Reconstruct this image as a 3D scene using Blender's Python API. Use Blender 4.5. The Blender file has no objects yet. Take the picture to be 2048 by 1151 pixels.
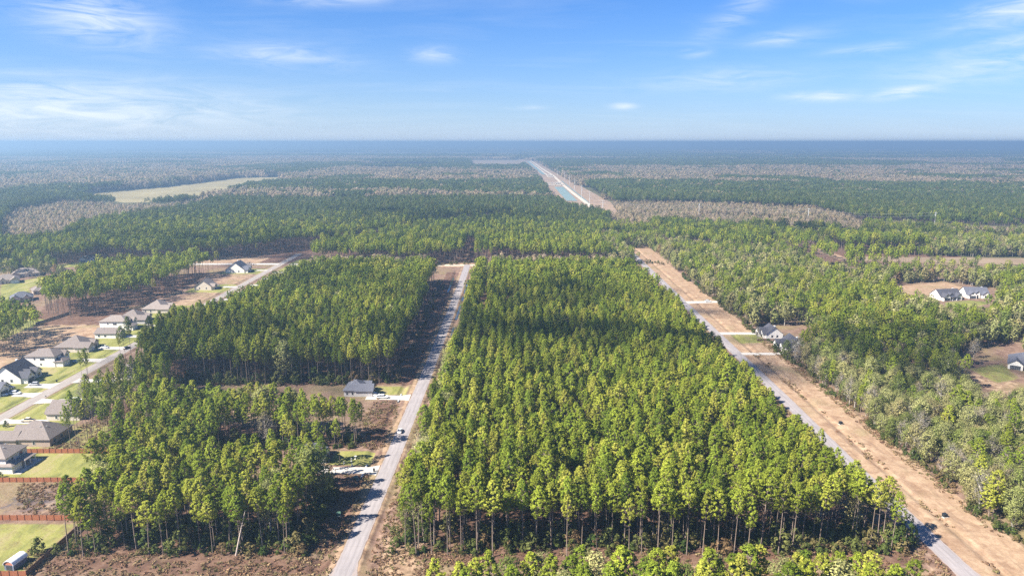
import bpy, math, random
import numpy as np
from mathutils import Vector, Matrix
R = math.radians
SC = bpy.context.scene
COL = SC.collection
# ------------------------------------------------------------------ camera, sky, sun, exposure
PITCH = math.atan(291.5 / 1400.0)
cam_d = bpy.data.cameras.new('camera'); cam = bpy.data.objects.new('camera', cam_d); COL.objects.link(cam)
cam_d.sensor_width = 36.0; cam_d.lens = 36.0 * 1400 / 2048; cam_d.clip_start = 1.0; cam_d.clip_end = 90000
cam.location = (0, 0, 120); cam.rotation_euler = (R(90) - PITCH, 0, 0)
SC.camera = cam
SUN_EL = R(43); SUN_AZ = Vector((-1.0, -0.42, 0)).normalized()
sun_vec = Vector((SUN_AZ.x * math.cos(SUN_EL), SUN_AZ.y * math.cos(SUN_EL), math.sin(SUN_EL)))
sl = bpy.data.lights.new('sun', 'SUN'); sl.energy = 5.0; sl.angle = R(0.55); sl.color = (1.0, 0.93, 0.82)
so = bpy.data.objects.new('sun', sl); COL.objects.link(so); so.rotation_euler = (-sun_vec).to_track_quat('-Z', 'Y').to_euler()
so.location = (-300, -100, 400)
SC.view_settings.view_transform = 'Standard'; SC.view_settings.look = 'None'
SC.view_settings.exposure = 1.72; SC.view_settings.gamma = 1.0; SC.view_settings.use_curve_mapping = False
SC.render.engine = 'CYCLES'
SC.cycles.max_bounces = 5; SC.cycles.diffuse_bounces = 3; SC.cycles.glossy_bounces = 2; SC.cycles.transmission_bounces = 3
SC.cycles.use_denoising = False; SC.cycles.volume_bounces = 0; SC.cycles.transparent_max_bounces = 6
SC.cycles.caustics_reflective = False; SC.cycles.caustics_refractive = False

W = bpy.data.worlds.new('World'); SC.world = W; W.use_nodes = True
def build_world():
    nt = W.node_tree; N = nt.nodes; Lk = nt.links; N.clear()
    def n(t, **k):
        x = N.new(t)
        for a, b in k.items(): setattr(x, a, b)
        return x
    def M(op, a, b=None, c=None):
        x = n('ShaderNodeMath', operation=op)
        for i, v in enumerate((a, b, c)):
            if v is None: continue
            if hasattr(v, 'links'): Lk.new(v, x.inputs[i])
            else: x.inputs[i].default_value = v
        return x.outputs[0]
    out = n('ShaderNodeOutputWorld'); bg = n('ShaderNodeBackground'); bg.inputs[1].default_value = 0.05
    sky = n('ShaderNodeTexSky', sky_type='NISHITA', sun_disc=False)
    sky.sun_elevation = SUN_EL; sky.sun_rotation = math.atan2(sun_vec.x, sun_vec.y)
    sky.altitude = 50; sky.air_density = 1.0; sky.dust_density = 0.35; sky.ozone_density = 2.6
    hs = n('ShaderNodeMix', data_type='RGBA', blend_type='MULTIPLY'); hs.inputs[0].default_value = 1.0; hs.inputs[7].default_value = (0.20, 0.55, 1.03, 1)
    Lk.new(sky.outputs[0], hs.inputs[6])
    tc = n('ShaderNodeTexCoord'); sep = n('ShaderNodeSeparateXYZ'); Lk.new(tc.outputs['Generated'], sep.inputs[0])
    x, y, z = sep.outputs
    el = M('MULTIPLY', M('ARCSINE', z), 57.29578); az = M('MULTIPLY', M('ARCTAN2', x, y), 57.29578)
    # pale band of thick air along the whole horizon
    hz = n('ShaderNodeMix', data_type='RGBA'); Lk.new(M('MULTIPLY', M('POWER', 2.71828, M('MULTIPLY', M('MAXIMUM', el, 0.0), -0.20)), 0.86), hz.inputs[0]); Lk.new(hs.outputs[2], hz.inputs[6])
    hz.inputs[7].default_value = (4.5, 5.05, 6.0, 1)
    # thin cirrus everywhere: stretched noise on a high flat layer
    zz = M('ADD', M('MAXIMUM', z, 0.0), 0.10)
    cx = M('DIVIDE', x, zz); cy = M('DIVIDE', y, zz)
    cmb = n('ShaderNodeCombineXYZ'); Lk.new(cx, cmb.inputs[0]); Lk.new(cy, cmb.inputs[1])
    mp = n('ShaderNodeMapping'); mp.inputs['Rotation'].default_value = (0, 0, R(-14)); mp.inputs['Scale'].default_value = (0.55, 1.5, 1)
    mp.inputs['Location'].default_value = (3.1, 7.7, 0); Lk.new(cmb.outputs[0], mp.inputs[0])
    n1 = n('ShaderNodeTexNoise'); n1.inputs['Scale'].default_value = 1.15; n1.inputs['Detail'].default_value = 9; n1.inputs['Roughness'].default_value = 0.62
    n1.inputs['Distortion'].default_value = 0.5; Lk.new(mp.outputs[0], n1.inputs['Vector'])
    veil = n('ShaderNodeMapRange'); veil.inputs[1].default_value = 0.50; veil.inputs[2].default_value = 0.82; veil.inputs[4].default_value = 0.35
    Lk.new(n1.outputs[0], veil.inputs[0])
    # fine wisp texture in angle space
    ang = n('ShaderNodeCombineXYZ'); Lk.new(az, ang.inputs[0]); Lk.new(el, ang.inputs[1])
    mp2 = n('ShaderNodeMapping'); mp2.inputs['Rotation'].default_value = (0, 0, R(7)); mp2.inputs['Scale'].default_value = (0.16, 0.85, 1); Lk.new(ang.outputs[0], mp2.inputs[0])
    n2 = n('ShaderNodeTexNoise'); n2.inputs['Scale'].default_value = 1.3; n2.inputs['Detail'].default_value = 8; n2.inputs['Roughness'].default_value = 0.6
    n2.inputs['Distortion'].default_value = 1.1; Lk.new(mp2.outputs[0], n2.inputs['Vector'])
    # individual clouds: azimuth, elevation, half sizes, tilt, strength
    blobs = [(-29.5, 8.2, 4.2, 1.9, -6, 1.0), (-33, 2.3, 15, 2.0, 0, 0.95), (-17.5, 6.3, 5.5, 1.0, -4, .55), (-6.0, 6.6, 1.9, .65, 0, .6),
             (-13.5, 10.4, 5.0, .55, 3, .7), (35, 8.3, 4.5, 1.1, 10, .85), (34, 10.6, 7, .8, 3, .65), (34.5, 6.3, 5, .6, 8, .6), (34, 4.8, 7, 1.0, 4, .6),
             (23.3, 3.25, 2.6, .38, 0, 1.1), (28.3, 3.4, 2.3, .45, 6, 1.1), (20.6, 7.4, 3.0, .55, 4, .55), (26, 6.4, 3.2, .4, 4, .45), (8.8, 2.75, 1.0, .25, 0, .9),
             (14.0, 6.6, 1.3, .45, 0, .5), (1.2, 2.65, 1.5, .2, 2, .6), (18, 9.9, 4.5, 1.0, 32, .5), (16, 4.6, 7, 1.0, 2, .4)]
    acc = None
    for a0, e0, ra, re, tl, st in blobs:
        c, s = math.cos(R(tl)), math.sin(R(tl))
        da = M('SUBTRACT', az, a0); de = M('SUBTRACT', el, e0)
        u = M('DIVIDE', M('ADD', M('MULTIPLY', da, c), M('MULTIPLY', de, s)), ra)
        v = M('DIVIDE', M('SUBTRACT', M('MULTIPLY', de, c), M('MULTIPLY', da, s)), re)
        d2 = M('ADD', M('MULTIPLY', u, u), M('MULTIPLY', v, v))
        g = M('MULTIPLY', M('POWER', 2.71828, M('MULTIPLY', d2, -1.3)), st)
        acc = g if acc is None else M('MAXIMUM', acc, g)
    wisp = n('ShaderNodeMapRange'); wisp.inputs[1].default_value = 0.34; wisp.inputs[2].default_value = 0.66; wisp.inputs[3].default_value = 0.05; Lk.new(n2.outputs[0], wisp.inputs[0])
    cl = M('MULTIPLY', acc, wisp.outputs[0])
    fac = M('MINIMUM', M('ADD', M('MULTIPLY', cl, 0.9), M('MULTIPLY', veil.outputs[0], 0.40)), 0.9)
    above = M('GREATER_THAN', z, 0.0)
    mix = n('ShaderNodeMix', data_type='RGBA'); Lk.new(M('MULTIPLY', fac, above), mix.inputs[0]); Lk.new(hz.outputs[2], mix.inputs[6])
    mix.inputs[7].default_value = (5.9, 6.4, 7.0, 1)
    Lk.new(mix.outputs[2], bg.inputs[0]); Lk.new(bg.outputs[0], out.inputs[0])
build_world()

# ------------------------------------------------------------------ survey: picture position -> point on the ground (or at height h)
def G(u, v, h=0.0):
    a = u - 1024.0; b = v - 575.5
    dy = 1400 * math.cos(PITCH) - b * math.sin(PITCH); dz = -1400 * math.sin(PITCH) - b * math.cos(PITCH)
    t = (120.0 - h) / (-dz)
    return (a * t, dy * t)
def PG(pts, h=0.0): return [G(u, v, h) for u, v in pts]
def inpoly(x, y, poly):
    ins = np.zeros(len(x), bool); n = len(poly); j = n - 1
    for i in range(n):
        xi, yi = poly[i]; xj, yj = poly[j]
        if yi != yj:
            c = ((yi > y) != (yj > y)) & (x < (xj - xi) * (y - yi) / (yj - yi) + xi)
            ins ^= c
        j = i
    return ins
def distpoly(x, y, poly):
    d = np.full(len(x), 1e9); n = len(poly)
    for i in range(n):
        ax, ay = poly[i]; bx, by = poly[(i + 1) % n]
        vx, vy = bx - ax, by - ay; L2 = vx * vx + vy * vy + 1e-9
        t = np.clip(((x - ax) * vx + (y - ay) * vy) / L2, 0, 1)
        d = np.minimum(d, np.hypot(x - ax - t * vx, y - ay - t * vy))
    return d
def soft(x, y, poly, w):
    d = distpoly(x, y, poly); s = np.where(inpoly(x, y, poly), d, -d)
    return np.clip(0.5 + s / (2 * w), 0, 1)

# ------------------------------------------------------------------ materials
MAT = {}
def newmat(name):
    m = bpy.data.materials.new(name); m.use_nodes = True; m.node_tree.nodes.clear(); MAT[name] = m
    nt = m.node_tree
    def n(t, **k):
        x = nt.nodes.new(t)
        for a, b in k.items():
            if isinstance(a, str) and a.startswith('i_'): x.inputs[a[2:]].default_value = b
            else: setattr(x, a, b)
        return x
    return m, n, nt.links
def mixc(n, L, fac, a, b, bt='MIX'):
    x = n('ShaderNodeMix', data_type='RGBA', blend_type=bt)
    for i, v in ((0, fac), (6, a), (7, b)):
        if hasattr(v, 'links'): L.new(v, x.inputs[i])
        elif i == 0: x.inputs[0].default_value = v
        else: x.inputs[i].default_value = (*v, 1)
    return x.outputs[2]
def ramp(n, L, fac, stops, interp='LINEAR'):
    r = n('ShaderNodeValToRGB'); r.color_ramp.interpolation = interp
    e = r.color_ramp.elements
    while len(e) < len(stops): e.new(0.5)
    for k, (p, c) in zip(e, stops):
        k.position = p; k.color = (*c, 1) if len(c) == 3 else c
    L.new(fac, r.inputs[0]); return r.outputs[0]
def noise(n, L, vec, scale, detail=4, rough=0.55, dist=0.0):
    x = n('ShaderNodeTexNoise'); x.inputs['Scale'].default_value = scale; x.inputs['Detail'].default_value = detail
    x.inputs['Roughness'].default_value = rough; x.inputs['Distortion'].default_value = dist
    if vec is not None: L.new(vec, x.inputs['Vector'])
    return x.outputs[0]
def rng_(n, L, v, a, b, c=0.0, d=1.0):
    x = n('ShaderNodeMapRange'); L.new(v, x.inputs[0])
    for i, q in zip((1, 2, 3, 4), (a, b, c, d)): x.inputs[i].default_value = q
    return x.outputs[0]

def plain(name, col, rough=0.7, var=0.12, scale=1.5, metal=0.0, spec=0.3, bump=0.0):
    m, n, L = newmat(name)
    o = n('ShaderNodeOutputMaterial'); b = n('ShaderNodeBsdfPrincipled'); b.inputs['Roughness'].default_value = rough
    b.inputs['Metallic'].default_value = metal; b.inputs['Specular IOR Level'].default_value = spec
    tc = n('ShaderNodeTexCoord'); f = noise(n, L, tc.outputs['Object'], scale, 5, 0.6)
    lo = tuple(c * (1 - var) for c in col); hi = tuple(min(1, c * (1 + var)) for c in col)
    L.new(ramp(n, L, f, [(0.3, lo), (0.7, hi)]), b.inputs['Base Color'])
    if bump:
        bp = n('ShaderNodeBump'); bp.inputs['Strength'].default_value = bump; L.new(f, bp.inputs['Height']); L.new(bp.outputs[0], b.inputs['Normal'])
    L.new(b.outputs[0], o.inputs[0]); return m

def foliage(name, stops, trans=0.28, leafvar=0.5, hue=0.5):
    """leaf colour: one tone per tree (random) and a little per leaf"""
    m, n, L = newmat(name)
    o = n('ShaderNodeOutputMaterial'); oi = n('ShaderNodeObjectInfo'); ge = n('ShaderNodeNewGeometry')
    c = ramp(n, L, oi.outputs['Random'], stops)
    k = rng_(n, L, ge.outputs['Random Per Island'], 0, 1, 1 - leafvar, 1 + leafvar)
    wn = n('ShaderNodeTexWhiteNoise', noise_dimensions='1D'); L.new(oi.outputs['Random'], wn.inputs['W'])
    k2 = rng_(n, L, wn.outputs['Value'], 0, 1, 0.78, 1.22)
    mu = n('ShaderNodeMath', operation='MULTIPLY'); L.new(k, mu.inputs[0]); L.new(k2, mu.inputs[1])
    sc = n('ShaderNodeVectorMath', operation='SCALE'); L.new(c, sc.inputs[0]); L.new(mu.outputs[0], sc.inputs['Scale'])
    d = n('ShaderNodeBsdfDiffuse'); t = n('ShaderNodeBsdfTranslucent'); mx = n('ShaderNodeMixShader'); mx.inputs[0].default_value = trans
    L.new(sc.outputs[0], d.inputs[0]); L.new(sc.outputs[0], t.inputs[0]); L.new(d.outputs[0], mx.inputs[1]); L.new(t.outputs[0], mx.inputs[2])
    L.new(mx.outputs[0], o.inputs[0]); return m

foliage('pine_needles', [(0.0, (0.105, 0.148, 0.019)), (0.3, (0.170, 0.216, 0.025)), (0.7, (0.230, 0.262, 0.031)), (1.0, (0.30, 0.295, 0.050))], 0.26)
foliage('far_shaded_needles', [(0.0, (0.062, 0.092, 0.026)), (0.4, (0.095, 0.13, 0.034)), (0.8, (0.13, 0.16, 0.042)), (1.0, (0.18, 0.18, 0.06))], 0.27, leafvar=0.3)  # far pines: canopy and cloud shade put into a darker needle colour
foliage('olive_leaves', [(0.0, (0.095, 0.125, 0.03)), (0.22, (0.165, 0.19, 0.05)), (0.5, (0.245, 0.248, 0.098)), (0.8, (0.285, 0.275, 0.108)), (1.0, (0.265, 0.225, 0.105))], 0.3)
foliage('twig_leaves', [(0.0, (0.16, 0.16, 0.07)), (0.4, (0.20, 0.18, 0.095)), (0.8, (0.225, 0.185, 0.115)), (1.0, (0.27, 0.17, 0.08))], 0.3)
foliage('autumn_leaves', [(0.0, (0.16, 0.165, 0.075)), (0.3, (0.33, 0.27, 0.16)), (0.6, (0.40, 0.315, 0.20)), (0.85, (0.32, 0.265, 0.20)), (1.0, (0.38, 0.28, 0.15))], 0.38, leafvar=0.22)
foliage('shrub_leaves', [(0.0, (0.045, 0.07, 0.018)), (0.35, (0.085, 0.105, 0.028)), (0.75, (0.12, 0.125, 0.04)), (1.0, (0.17, 0.11, 0.06))], 0.3)
foliage('dry_grass', [(0.0, (0.17, 0.095, 0.06)), (0.4, (0.23, 0.15, 0.085)), (0.75, (0.27, 0.20, 0.11)), (1.0, (0.12, 0.12, 0.04))], 0.25)
foliage('dead_needles', [(0.0, (0.25, 0.11, 0.05)), (1.0, (0.32, 0.16, 0.08))], 0.2)
plain('pine_bark', (0.20, 0.155, 0.125), 0.95, 0.3, 2.0, spec=0.1)
plain('grey_bark', (0.30, 0.27, 0.235), 0.95, 0.25, 2.0, spec=0.1)
plain('dead_wood', (0.46, 0.38, 0.32), 0.9, 0.2, 2.0, spec=0.1)

def road_mat(name, col, dark):
    m, n, L = newmat(name)
    o = n('ShaderNodeOutputMaterial'); b = n('ShaderNodeBsdfPrincipled'); b.inputs['Roughness'].default_value = 0.85; b.inputs['Specular IOR Level'].default_value = 0.25
    tc = n('ShaderNodeTexCoord'); mp = n('ShaderNodeMapping'); mp.inputs['Scale'].default_value = (1, 0.12, 1); L.new(tc.outputs['Object'], mp.inputs[0])
    f1 = noise(n, L, mp.outputs[0], 0.9, 5, 0.6); f2 = noise(n, L, tc.outputs['Object'], 0.12, 4); f3 = noise(n, L, tc.outputs['Object'], 3.0, 6, 0.7)
    c = ramp(n, L, f1, [(0.3, dark), (0.6, col)]); c = mixc(n, L, rng_(n, L, f2, 0.35, 0.7, 0.0, 0.45), c, tuple(k * 0.8 for k in col))
    c = mixc(n, L, rng_(n, L, f3, 0.5, 0.8, 0, 0.5), c, tuple(min(1, k * 1.2) for k in col))
    # transverse joints every 6 m and a worn centre seam
    sp = n('ShaderNodeSeparateXYZ'); L.new(tc.outputs['Object'], sp.inputs[0])
    mo = n('ShaderNodeMath', operation='PINGPONG'); L.new(sp.outputs[1], mo.inputs[0]); mo.inputs[1].default_value = 3.0
    jl = n('ShaderNodeMath', operation='LESS_THAN'); L.new(mo.outputs[0], jl.inputs[0]); jl.inputs[1].default_value = 0.07
    jf = n('ShaderNodeMath', operation='MULTIPLY'); L.new(jl.outputs[0], jf.inputs[0]); jf.inputs[1].default_value = 0.35
    c = mixc(n, L, jf.outputs[0], c, tuple(k * 0.5 for k in col))
    # darker wheel tracks either side of each lane centre, pale dusty edges
    la = n('ShaderNodeAttribute', attribute_name='lane'); ab = n('ShaderNodeMath', operation='ABSOLUTE'); L.new(la.outputs['Fac'], ab.inputs[0])
    tr = n('ShaderNodeMath', operation='PINGPONG'); L.new(ab.outputs[0], tr.inputs[0]); tr.inputs[1].default_value = 0.8
    tk = n('ShaderNodeMath', operation='MULTIPLY'); L.new(rng_(n, L, tr.outputs[0], 0.35, 0.75, 0.0, 0.34), tk.inputs[0]); L.new(rng_(n, L, f2, 0.3, 0.6, 0.4, 1.0), tk.inputs[1])
    c = mixc(n, L, tk.outputs[0], c, tuple(k * 0.55 for k in col))
    ed = n('ShaderNodeMath', operation='MULTIPLY'); L.new(rng_(n, L, ab.outputs[0], 2.4, 3.1, 0.0, 0.7), ed.inputs[0]); L.new(rng_(n, L, f3, 0.4, 0.6), ed.inputs[1]); c = mixc(n, L, ed.outputs[0], c, (0.27, 0.19, 0.14))
    L.new(c, b.inputs['Base Color']); bp = n('ShaderNodeBump'); bp.inputs['Strength'].default_value = 0.2; L.new(f3, bp.inputs['Height']); L.new(bp.outputs[0], b.inputs['Normal'])
    L.new(b.outputs[0], o.inputs[0])
road_mat('road_concrete', (0.285, 0.258, 0.256), (0.205, 0.187, 0.188))
road_mat('road_pale', (0.29, 0.255, 0.225), (0.21, 0.185, 0.165))
plain('drive_concrete', (0.42, 0.39, 0.35), 0.85, 0.12, 0.6)

def ground_mat():
    m, n, L = newmat('ground_soil')
    o = n('ShaderNodeOutputMaterial'); b = n('ShaderNodeBsdfPrincipled'); b.inputs['Roughness'].default_value = 0.95; b.inputs['Specular IOR Level'].default_value = 0.1
    tc = n('ShaderNodeTexCoord'); P = tc.outputs['Object']
    at = n('ShaderNodeAttribute', attribute_name='cover'); sp = n('ShaderNodeSeparateColor'); L.new(at.outputs['Color'], sp.inputs[0])
    lawn, straw, sand = sp.outputs; wet = at.outputs['Alpha']
    a = noise(n, L, P, 0.035, 6, 0.62, 0.4); bq = noise(n, L, P, 0.22, 6, 0.65, 0.5); c1 = noise(n, L, P, 1.3, 5, 0.7); d = noise(n, L, P, 0.09, 4, 0.6)
    base = ramp(n, L, bq, [(0.28, (0.085, 0.05, 0.036)), (0.45, (0.15, 0.095, 0.07)), (0.58, (0.20, 0.132, 0.097)), (0.75, (0.26, 0.185, 0.138))])
    base = mixc(n, L, rng_(n, L, a, 0.45, 0.7), base, ramp(n, L, c1, [(0.3, (0.13, 0.11, 0.05)), (0.7, (0.24, 0.19, 0.095))]))
    strawc = ramp(n, L, bq, [(0.3, (0.058, 0.036, 0.026)), (0.5, (0.115, 0.066, 0.046)), (0.72, (0.18, 0.115, 0.08))])
    sandc = ramp(n, L, bq, [(0.25, (0.165, 0.10, 0.062)), (0.42, (0.25, 0.163, 0.104)), (0.58, (0.32, 0.225, 0.146)), (0.75, (0.385, 0.29, 0.195))])
    mr = n('ShaderNodeMapping'); mr.inputs['Scale'].default_value = (1, 0.05, 1); L.new(P, mr.inputs[0]); rut = noise(n, L, mr.outputs[0], 0.55, 5, 0.7, 0.3)
    sandc = mixc(n, L, rng_(n, L, rut, 0.52, 0.66, 0.0, 0.6), sandc, (0.17, 0.115, 0.08)); sandc = mixc(n, L, rng_(n, L, a, 0.52, 0.66, 0.0, 0.7), sandc, ramp(n, L, c1, [(0.3, (0.15, 0.125, 0.06)), (0.7, (0.26, 0.20, 0.11))]))
    mp = n('ShaderNodeMapping'); mp.inputs['Scale'].default_value = (1, 0.35, 1); L.new(P, mp.inputs[0])
    l2 = noise(n, L, mp.outputs[0], 0.11, 5, 0.65, 0.6)
    lawnc = ramp(n, L, l2, [(0.30, (0.075, 0.095, 0.028)), (0.43, (0.145, 0.15, 0.045)), (0.55, (0.215, 0.21, 0.062)), (0.68, (0.255, 0.215, 0.105))])
    col = base
    for msk, cc, j in ((straw, strawc, 0.35), (sand, sandc, 0.4), (lawn, lawnc, 0.3)):
        # ragged borders between the covers
        s = n('ShaderNodeMath', operation='MULTIPLY_ADD'); L.new(d if j == 0.35 else bq, s.inputs[0]); s.inputs[1].default_value = j * 2; L.new(msk, s.inputs[2])
        col = mixc(n, L, rng_(n, L, s.outputs[0], 0.42 + j, 0.62 + j), col, cc)
    w = rng_(n, L, wet, 0.0, 1.0, 0.0, 1.0); wn = noise(n, L, P, 0.3, 4, 0.6, 0.7)
    wm = n('ShaderNodeMath', operation='MULTIPLY_ADD'); L.new(wn, wm.inputs[0]); wm.inputs[1].default_value = 1.0; L.new(w, wm.inputs[2])
    wf = rng_(n, L, wm.outputs[0], 1.25, 1.5)
    col = mixc(n, L, wf, col, (0.085, 0.072, 0.075))
    fine = rng_(n, L, c1, 0.25, 0.75, 0.78, 1.2)
    sc = n('ShaderNodeVectorMath', operation='SCALE'); L.new(col, sc.inputs[0]); L.new(fine, sc.inputs['Scale'])
    L.new(sc.outputs[0], b.inputs['Base Color']); L.new(rng_(n, L, wf, 0, 1, 0.95, 0.35), b.inputs['Roughness'])
    bp = n('ShaderNodeBump'); bp.inputs['Strength'].default_value = 0.6; bp.inputs['Distance'].default_value = 0.4; L.new(bq, bp.inputs['Height']); L.new(bp.outputs[0], b.inputs['Normal'])
    L.new(b.outputs[0], o.inputs[0])
ground_mat()
def far_ground_mat():
    m, n, L = newmat('far_soil')
    o = n('ShaderNodeOutputMaterial'); b = n('ShaderNodeBsdfDiffuse'); tc = n('ShaderNodeTexCoord')
    f = noise(n, L, tc.outputs['Object'], 0.004, 7, 0.6)
    L.new(ramp(n, L, f, [(0.3, (0.05, 0.06, 0.03)), (0.5, (0.09, 0.085, 0.045)), (0.7, (0.13, 0.105, 0.065))]), b.inputs[0]); L.new(b.outputs[0], o.inputs[0])
far_ground_mat()
plain('field_grass', (0.235, 0.195, 0.095), 0.95, 0.22, 0.012, spec=0.1)
plain('field_tan', (0.22, 0.165, 0.11), 0.95, 0.2, 0.02, spec=0.1)
plain('canal_bank', (0.25, 0.18, 0.125), 0.95, 0.22, 0.03, spec=0.1)
plain('limestone', (0.46, 0.40, 0.32), 0.9, 0.1, 0.05, spec=0.1)
def water_mat(name, col, rough):
    m, n, L = newmat(name); o = n('ShaderNodeOutputMaterial'); b = n('ShaderNodeBsdfPrincipled'); b.inputs['Base Color'].default_value = (*col, 1)
    b.inputs['Roughness'].default_value = rough; b.inputs['Specular IOR Level'].default_value = 0.16
    tc = n('ShaderNodeTexCoord'); bp = n('ShaderNodeBump'); bp.inputs['Strength'].default_value = 0.15; L.new(noise(n, L, tc.outputs['Object'], 0.8, 3), bp.inputs['Height'])
    L.new(bp.outputs[0], b.inputs['Normal']); L.new(b.outputs[0], o.inputs[0])
water_mat('canal_water', (0.17, 0.23, 0.215), 0.5); water_mat('ditch_water', (0.05, 0.06, 0.065), 0.06)
for nm, c, r in (('white_siding', (0.74, 0.71, 0.66), .7), ('cream_brick', (0.56, 0.49, 0.41), .85), ('tan_brick', (0.40, 0.31, 0.25), .9), ('grey_siding', (0.45, 0.43, 0.42), .7), ('stone_trim', (0.36, 0.32, 0.29), .9),
                 ('roof_brown', (0.17, 0.142, 0.128), .9), ('roof_taupe', (0.215, 0.18, 0.158), .9), ('roof_charcoal', (0.062, 0.062, 0.075), .85), ('roof_slate', (0.095, 0.098, 0.12), .85),
                 ('trim_white', (0.78, 0.77, 0.74), .6), ('door_dark', (0.06, 0.05, 0.045), .6), ('garage_white', (0.66, 0.65, 0.62), .6), ('garage_dark', (0.05, 0.055, 0.065), .6),
                 ('fence_cedar', (0.34, 0.125, 0.058), .9), ('fence_post_wood', (0.24, 0.085, 0.042), .9), ('fence_weathered', (0.22, 0.17, 0.13), .9), ('fence_shaded', (0.13, 0.075, 0.05), .9),
                 ('shed_panel', (0.16, 0.18, 0.24), .6), ('shed_end', (0.45, 0.17, 0.10), .8), ('metal_white', (0.72, 0.73, 0.74), .4), ('galvanised', (0.42, 0.43, 0.44), .5),
                 ('tyre', (0.02, 0.02, 0.02), .9), ('rim', (0.4, 0.4, 0.42), .4), ('paint_white', (0.78, 0.78, 0.78), .25), ('paint_silver', (0.45, 0.46, 0.48), .3), ('paint_navy', (0.03, 0.045, 0.09), .25),
                 ('paint_black', (0.02, 0.02, 0.024), .25), ('paint_beige', (0.62, 0.53, 0.40), .3), ('lamp_lens', (0.75, 0.72, 0.66), .2), ('tail_lens', (0.35, 0.02, 0.02), .25), ('bin_plastic', (0.02, 0.025, 0.03), .5),
                 ('stone_white', (0.68, 0.66, 0.60), .8), ('pole_wood', (0.33, 0.28, 0.23), .9), ('pole_steel', (0.55, 0.55, 0.54), .5), ('cable', (0.25, 0.25, 0.25), .6), ('green_metal', (0.07, 0.13, 0.09), .5)):
    plain(nm, c, r, 0.30 if nm.startswith('roof') else (0.22 if nm.startswith('fence') else 0.10), 2.6 if nm.startswith(('roof', 'fence')) else 1.2)
plain('glass', (0.025, 0.032, 0.045), 0.08, 0.1, 1.0, spec=0.8)

# ------------------------------------------------------------------ mesh helpers
class MB:
    def __init__(s): s.v = []; s.f = []; s.m = []
    def add(s, v, f, mi=0):
        o = len(s.v); s.v += [tuple(p) for p in v]; s.f += [tuple(i + o for i in q) for q in f]; s.m += [mi] * len(f)
    def box(s, x0, x1, y0, y1, z0, z1, mi=0):
        s.add([(x0, y0, z0), (x1, y0, z0), (x1, y1, z0), (x0, y1, z0), (x0, y0, z1), (x1, y0, z1), (x1, y1, z1), (x0, y1, z1)],
              [(0, 3, 2, 1), (4, 5, 6, 7), (0, 1, 5, 4), (1, 2, 6, 5), (2, 3, 7, 6), (3, 0, 4, 7)], mi)
    def tube(s, a, b, r0, r1, n=6, mi=0, caps=True):
        a = Vector(a); b = Vector(b); d = (b - a)
        q = d.to_track_quat('Z', 'Y'); vs = []
        for p, r in ((a, r0), (b, r1)):
            for i in range(n):
                t = 2 * math.pi * i / n; vs.append(p + q @ Vector((math.cos(t) * r, math.sin(t) * r, 0)))
        fs = [(i, (i + 1) % n, n + (i + 1) % n, n + i) for i in range(n)]
        if caps: fs += [tuple(range(n - 1, -1, -1)), tuple(range(n, 2 * n))]
        s.add(vs, fs, mi)
    def prism(s, poly, z0, z1, mi=0):
        n = len(poly); s.add([(x, y, z0) for x, y in poly] + [(x, y, z1) for x, y in poly],
                             [tuple(range(n - 1, -1, -1)), tuple(range(n, 2 * n))] + [(i, (i + 1) % n, n + (i + 1) % n, n + i) for i in range(n)], mi)
    def mesh(s, name, mats, smooth=False):
        me = bpy.data.meshes.new(name); me.from_pydata(s.v, [], s.f)
        for m in mats: me.materials.append(MAT[m])
        if len(mats) > 1: me.polygons.foreach_set('material_index', s.m)
        if smooth: me.polygons.foreach_set('use_smooth', [True] * len(s.f))
        me.update(); return me
    def obj(s, name, mats, parent=None, loc=None, smooth=False):
        if isinstance(mats, str): mats = [mats]
        o = bpy.data.objects.new(name, s.mesh(name, mats, smooth)); COL.objects.link(o)
        if parent: o.parent = parent
        if loc: o.location = loc
        return o
def tag(o, label=None, cat=None, group=None, kind=None):
    if label: o['label'] = label
    if cat: o['category'] = cat
    if group: o['group'] = group
    if kind: o['kind'] = kind
    return o
def empty(name, loc, rz=0.0):
    o = bpy.data.objects.new(name, None); COL.objects.link(o); o.location = loc; o.rotation_euler = (0, 0, rz); o.empty_display_size = 0.5; return o
def add_part(name, me, parent, loc=None):
    o = bpy.data.objects.new(name, me); COL.objects.link(o); o.parent = parent
    if loc: o.location = loc
    return o
def ordinal(i):
    return '%d%s' % (i, 'th' if 10 <= i % 100 <= 20 else {1: 'st', 2: 'nd', 3: 'rd'}.get(i % 10, 'th'))
# ------------------------------------------------------------------ ground, ditches, roads
CR = np.array([(140, -48.6), (192, -47.75), (244, -46.6), (282, -46.1), (343, -45.2), (480, -44.2), (580, -44.1), (700, -44.6), (900, -44.5)])
RR = np.array([(120, 129.6), (180, 129.2), (250, 128.9), (320, 130.2), (500, 131), (700, 132), (1000, 132)])
LR = np.array([(100, -226), (297, -227), (388, -228), (530, -231), (725, -233), (900, -234)])
def cline(T, y): return np.interp(y, T[:, 0], T[:, 1])
BLK = {
 'near_left': [(-133, 187), (-64, 187), (-64.5, 222), (-68, 229), (-108, 231), (-112, 262), (-150, 262), (-144, 232), (-138.5, 212)],
 'mid_left': [(-150, 262), (-64, 262), (-62, 272), (-80, 279), (-112, 284), (-150, 290), (-163, 318), (-176, 346), (-188, 346), (-172, 305), (-156, 280)],
 'back_left': [(-61, 336), (-150, 336), (-184, 343), (-202, 360), (-204, 412), (-190, 445), (-184, 510), (-176, 580), (-168, 604), (-65, 602), (-64, 500), (-61.5, 400)],
 'central': [(-32.5, 187), (117, 187), (112.5, 203), (109.5, 240), (110.5, 324), (109.5, 406), (105, 540), (102, 606), (-29, 600), (-30, 480), (-32, 330)],
}
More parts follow.
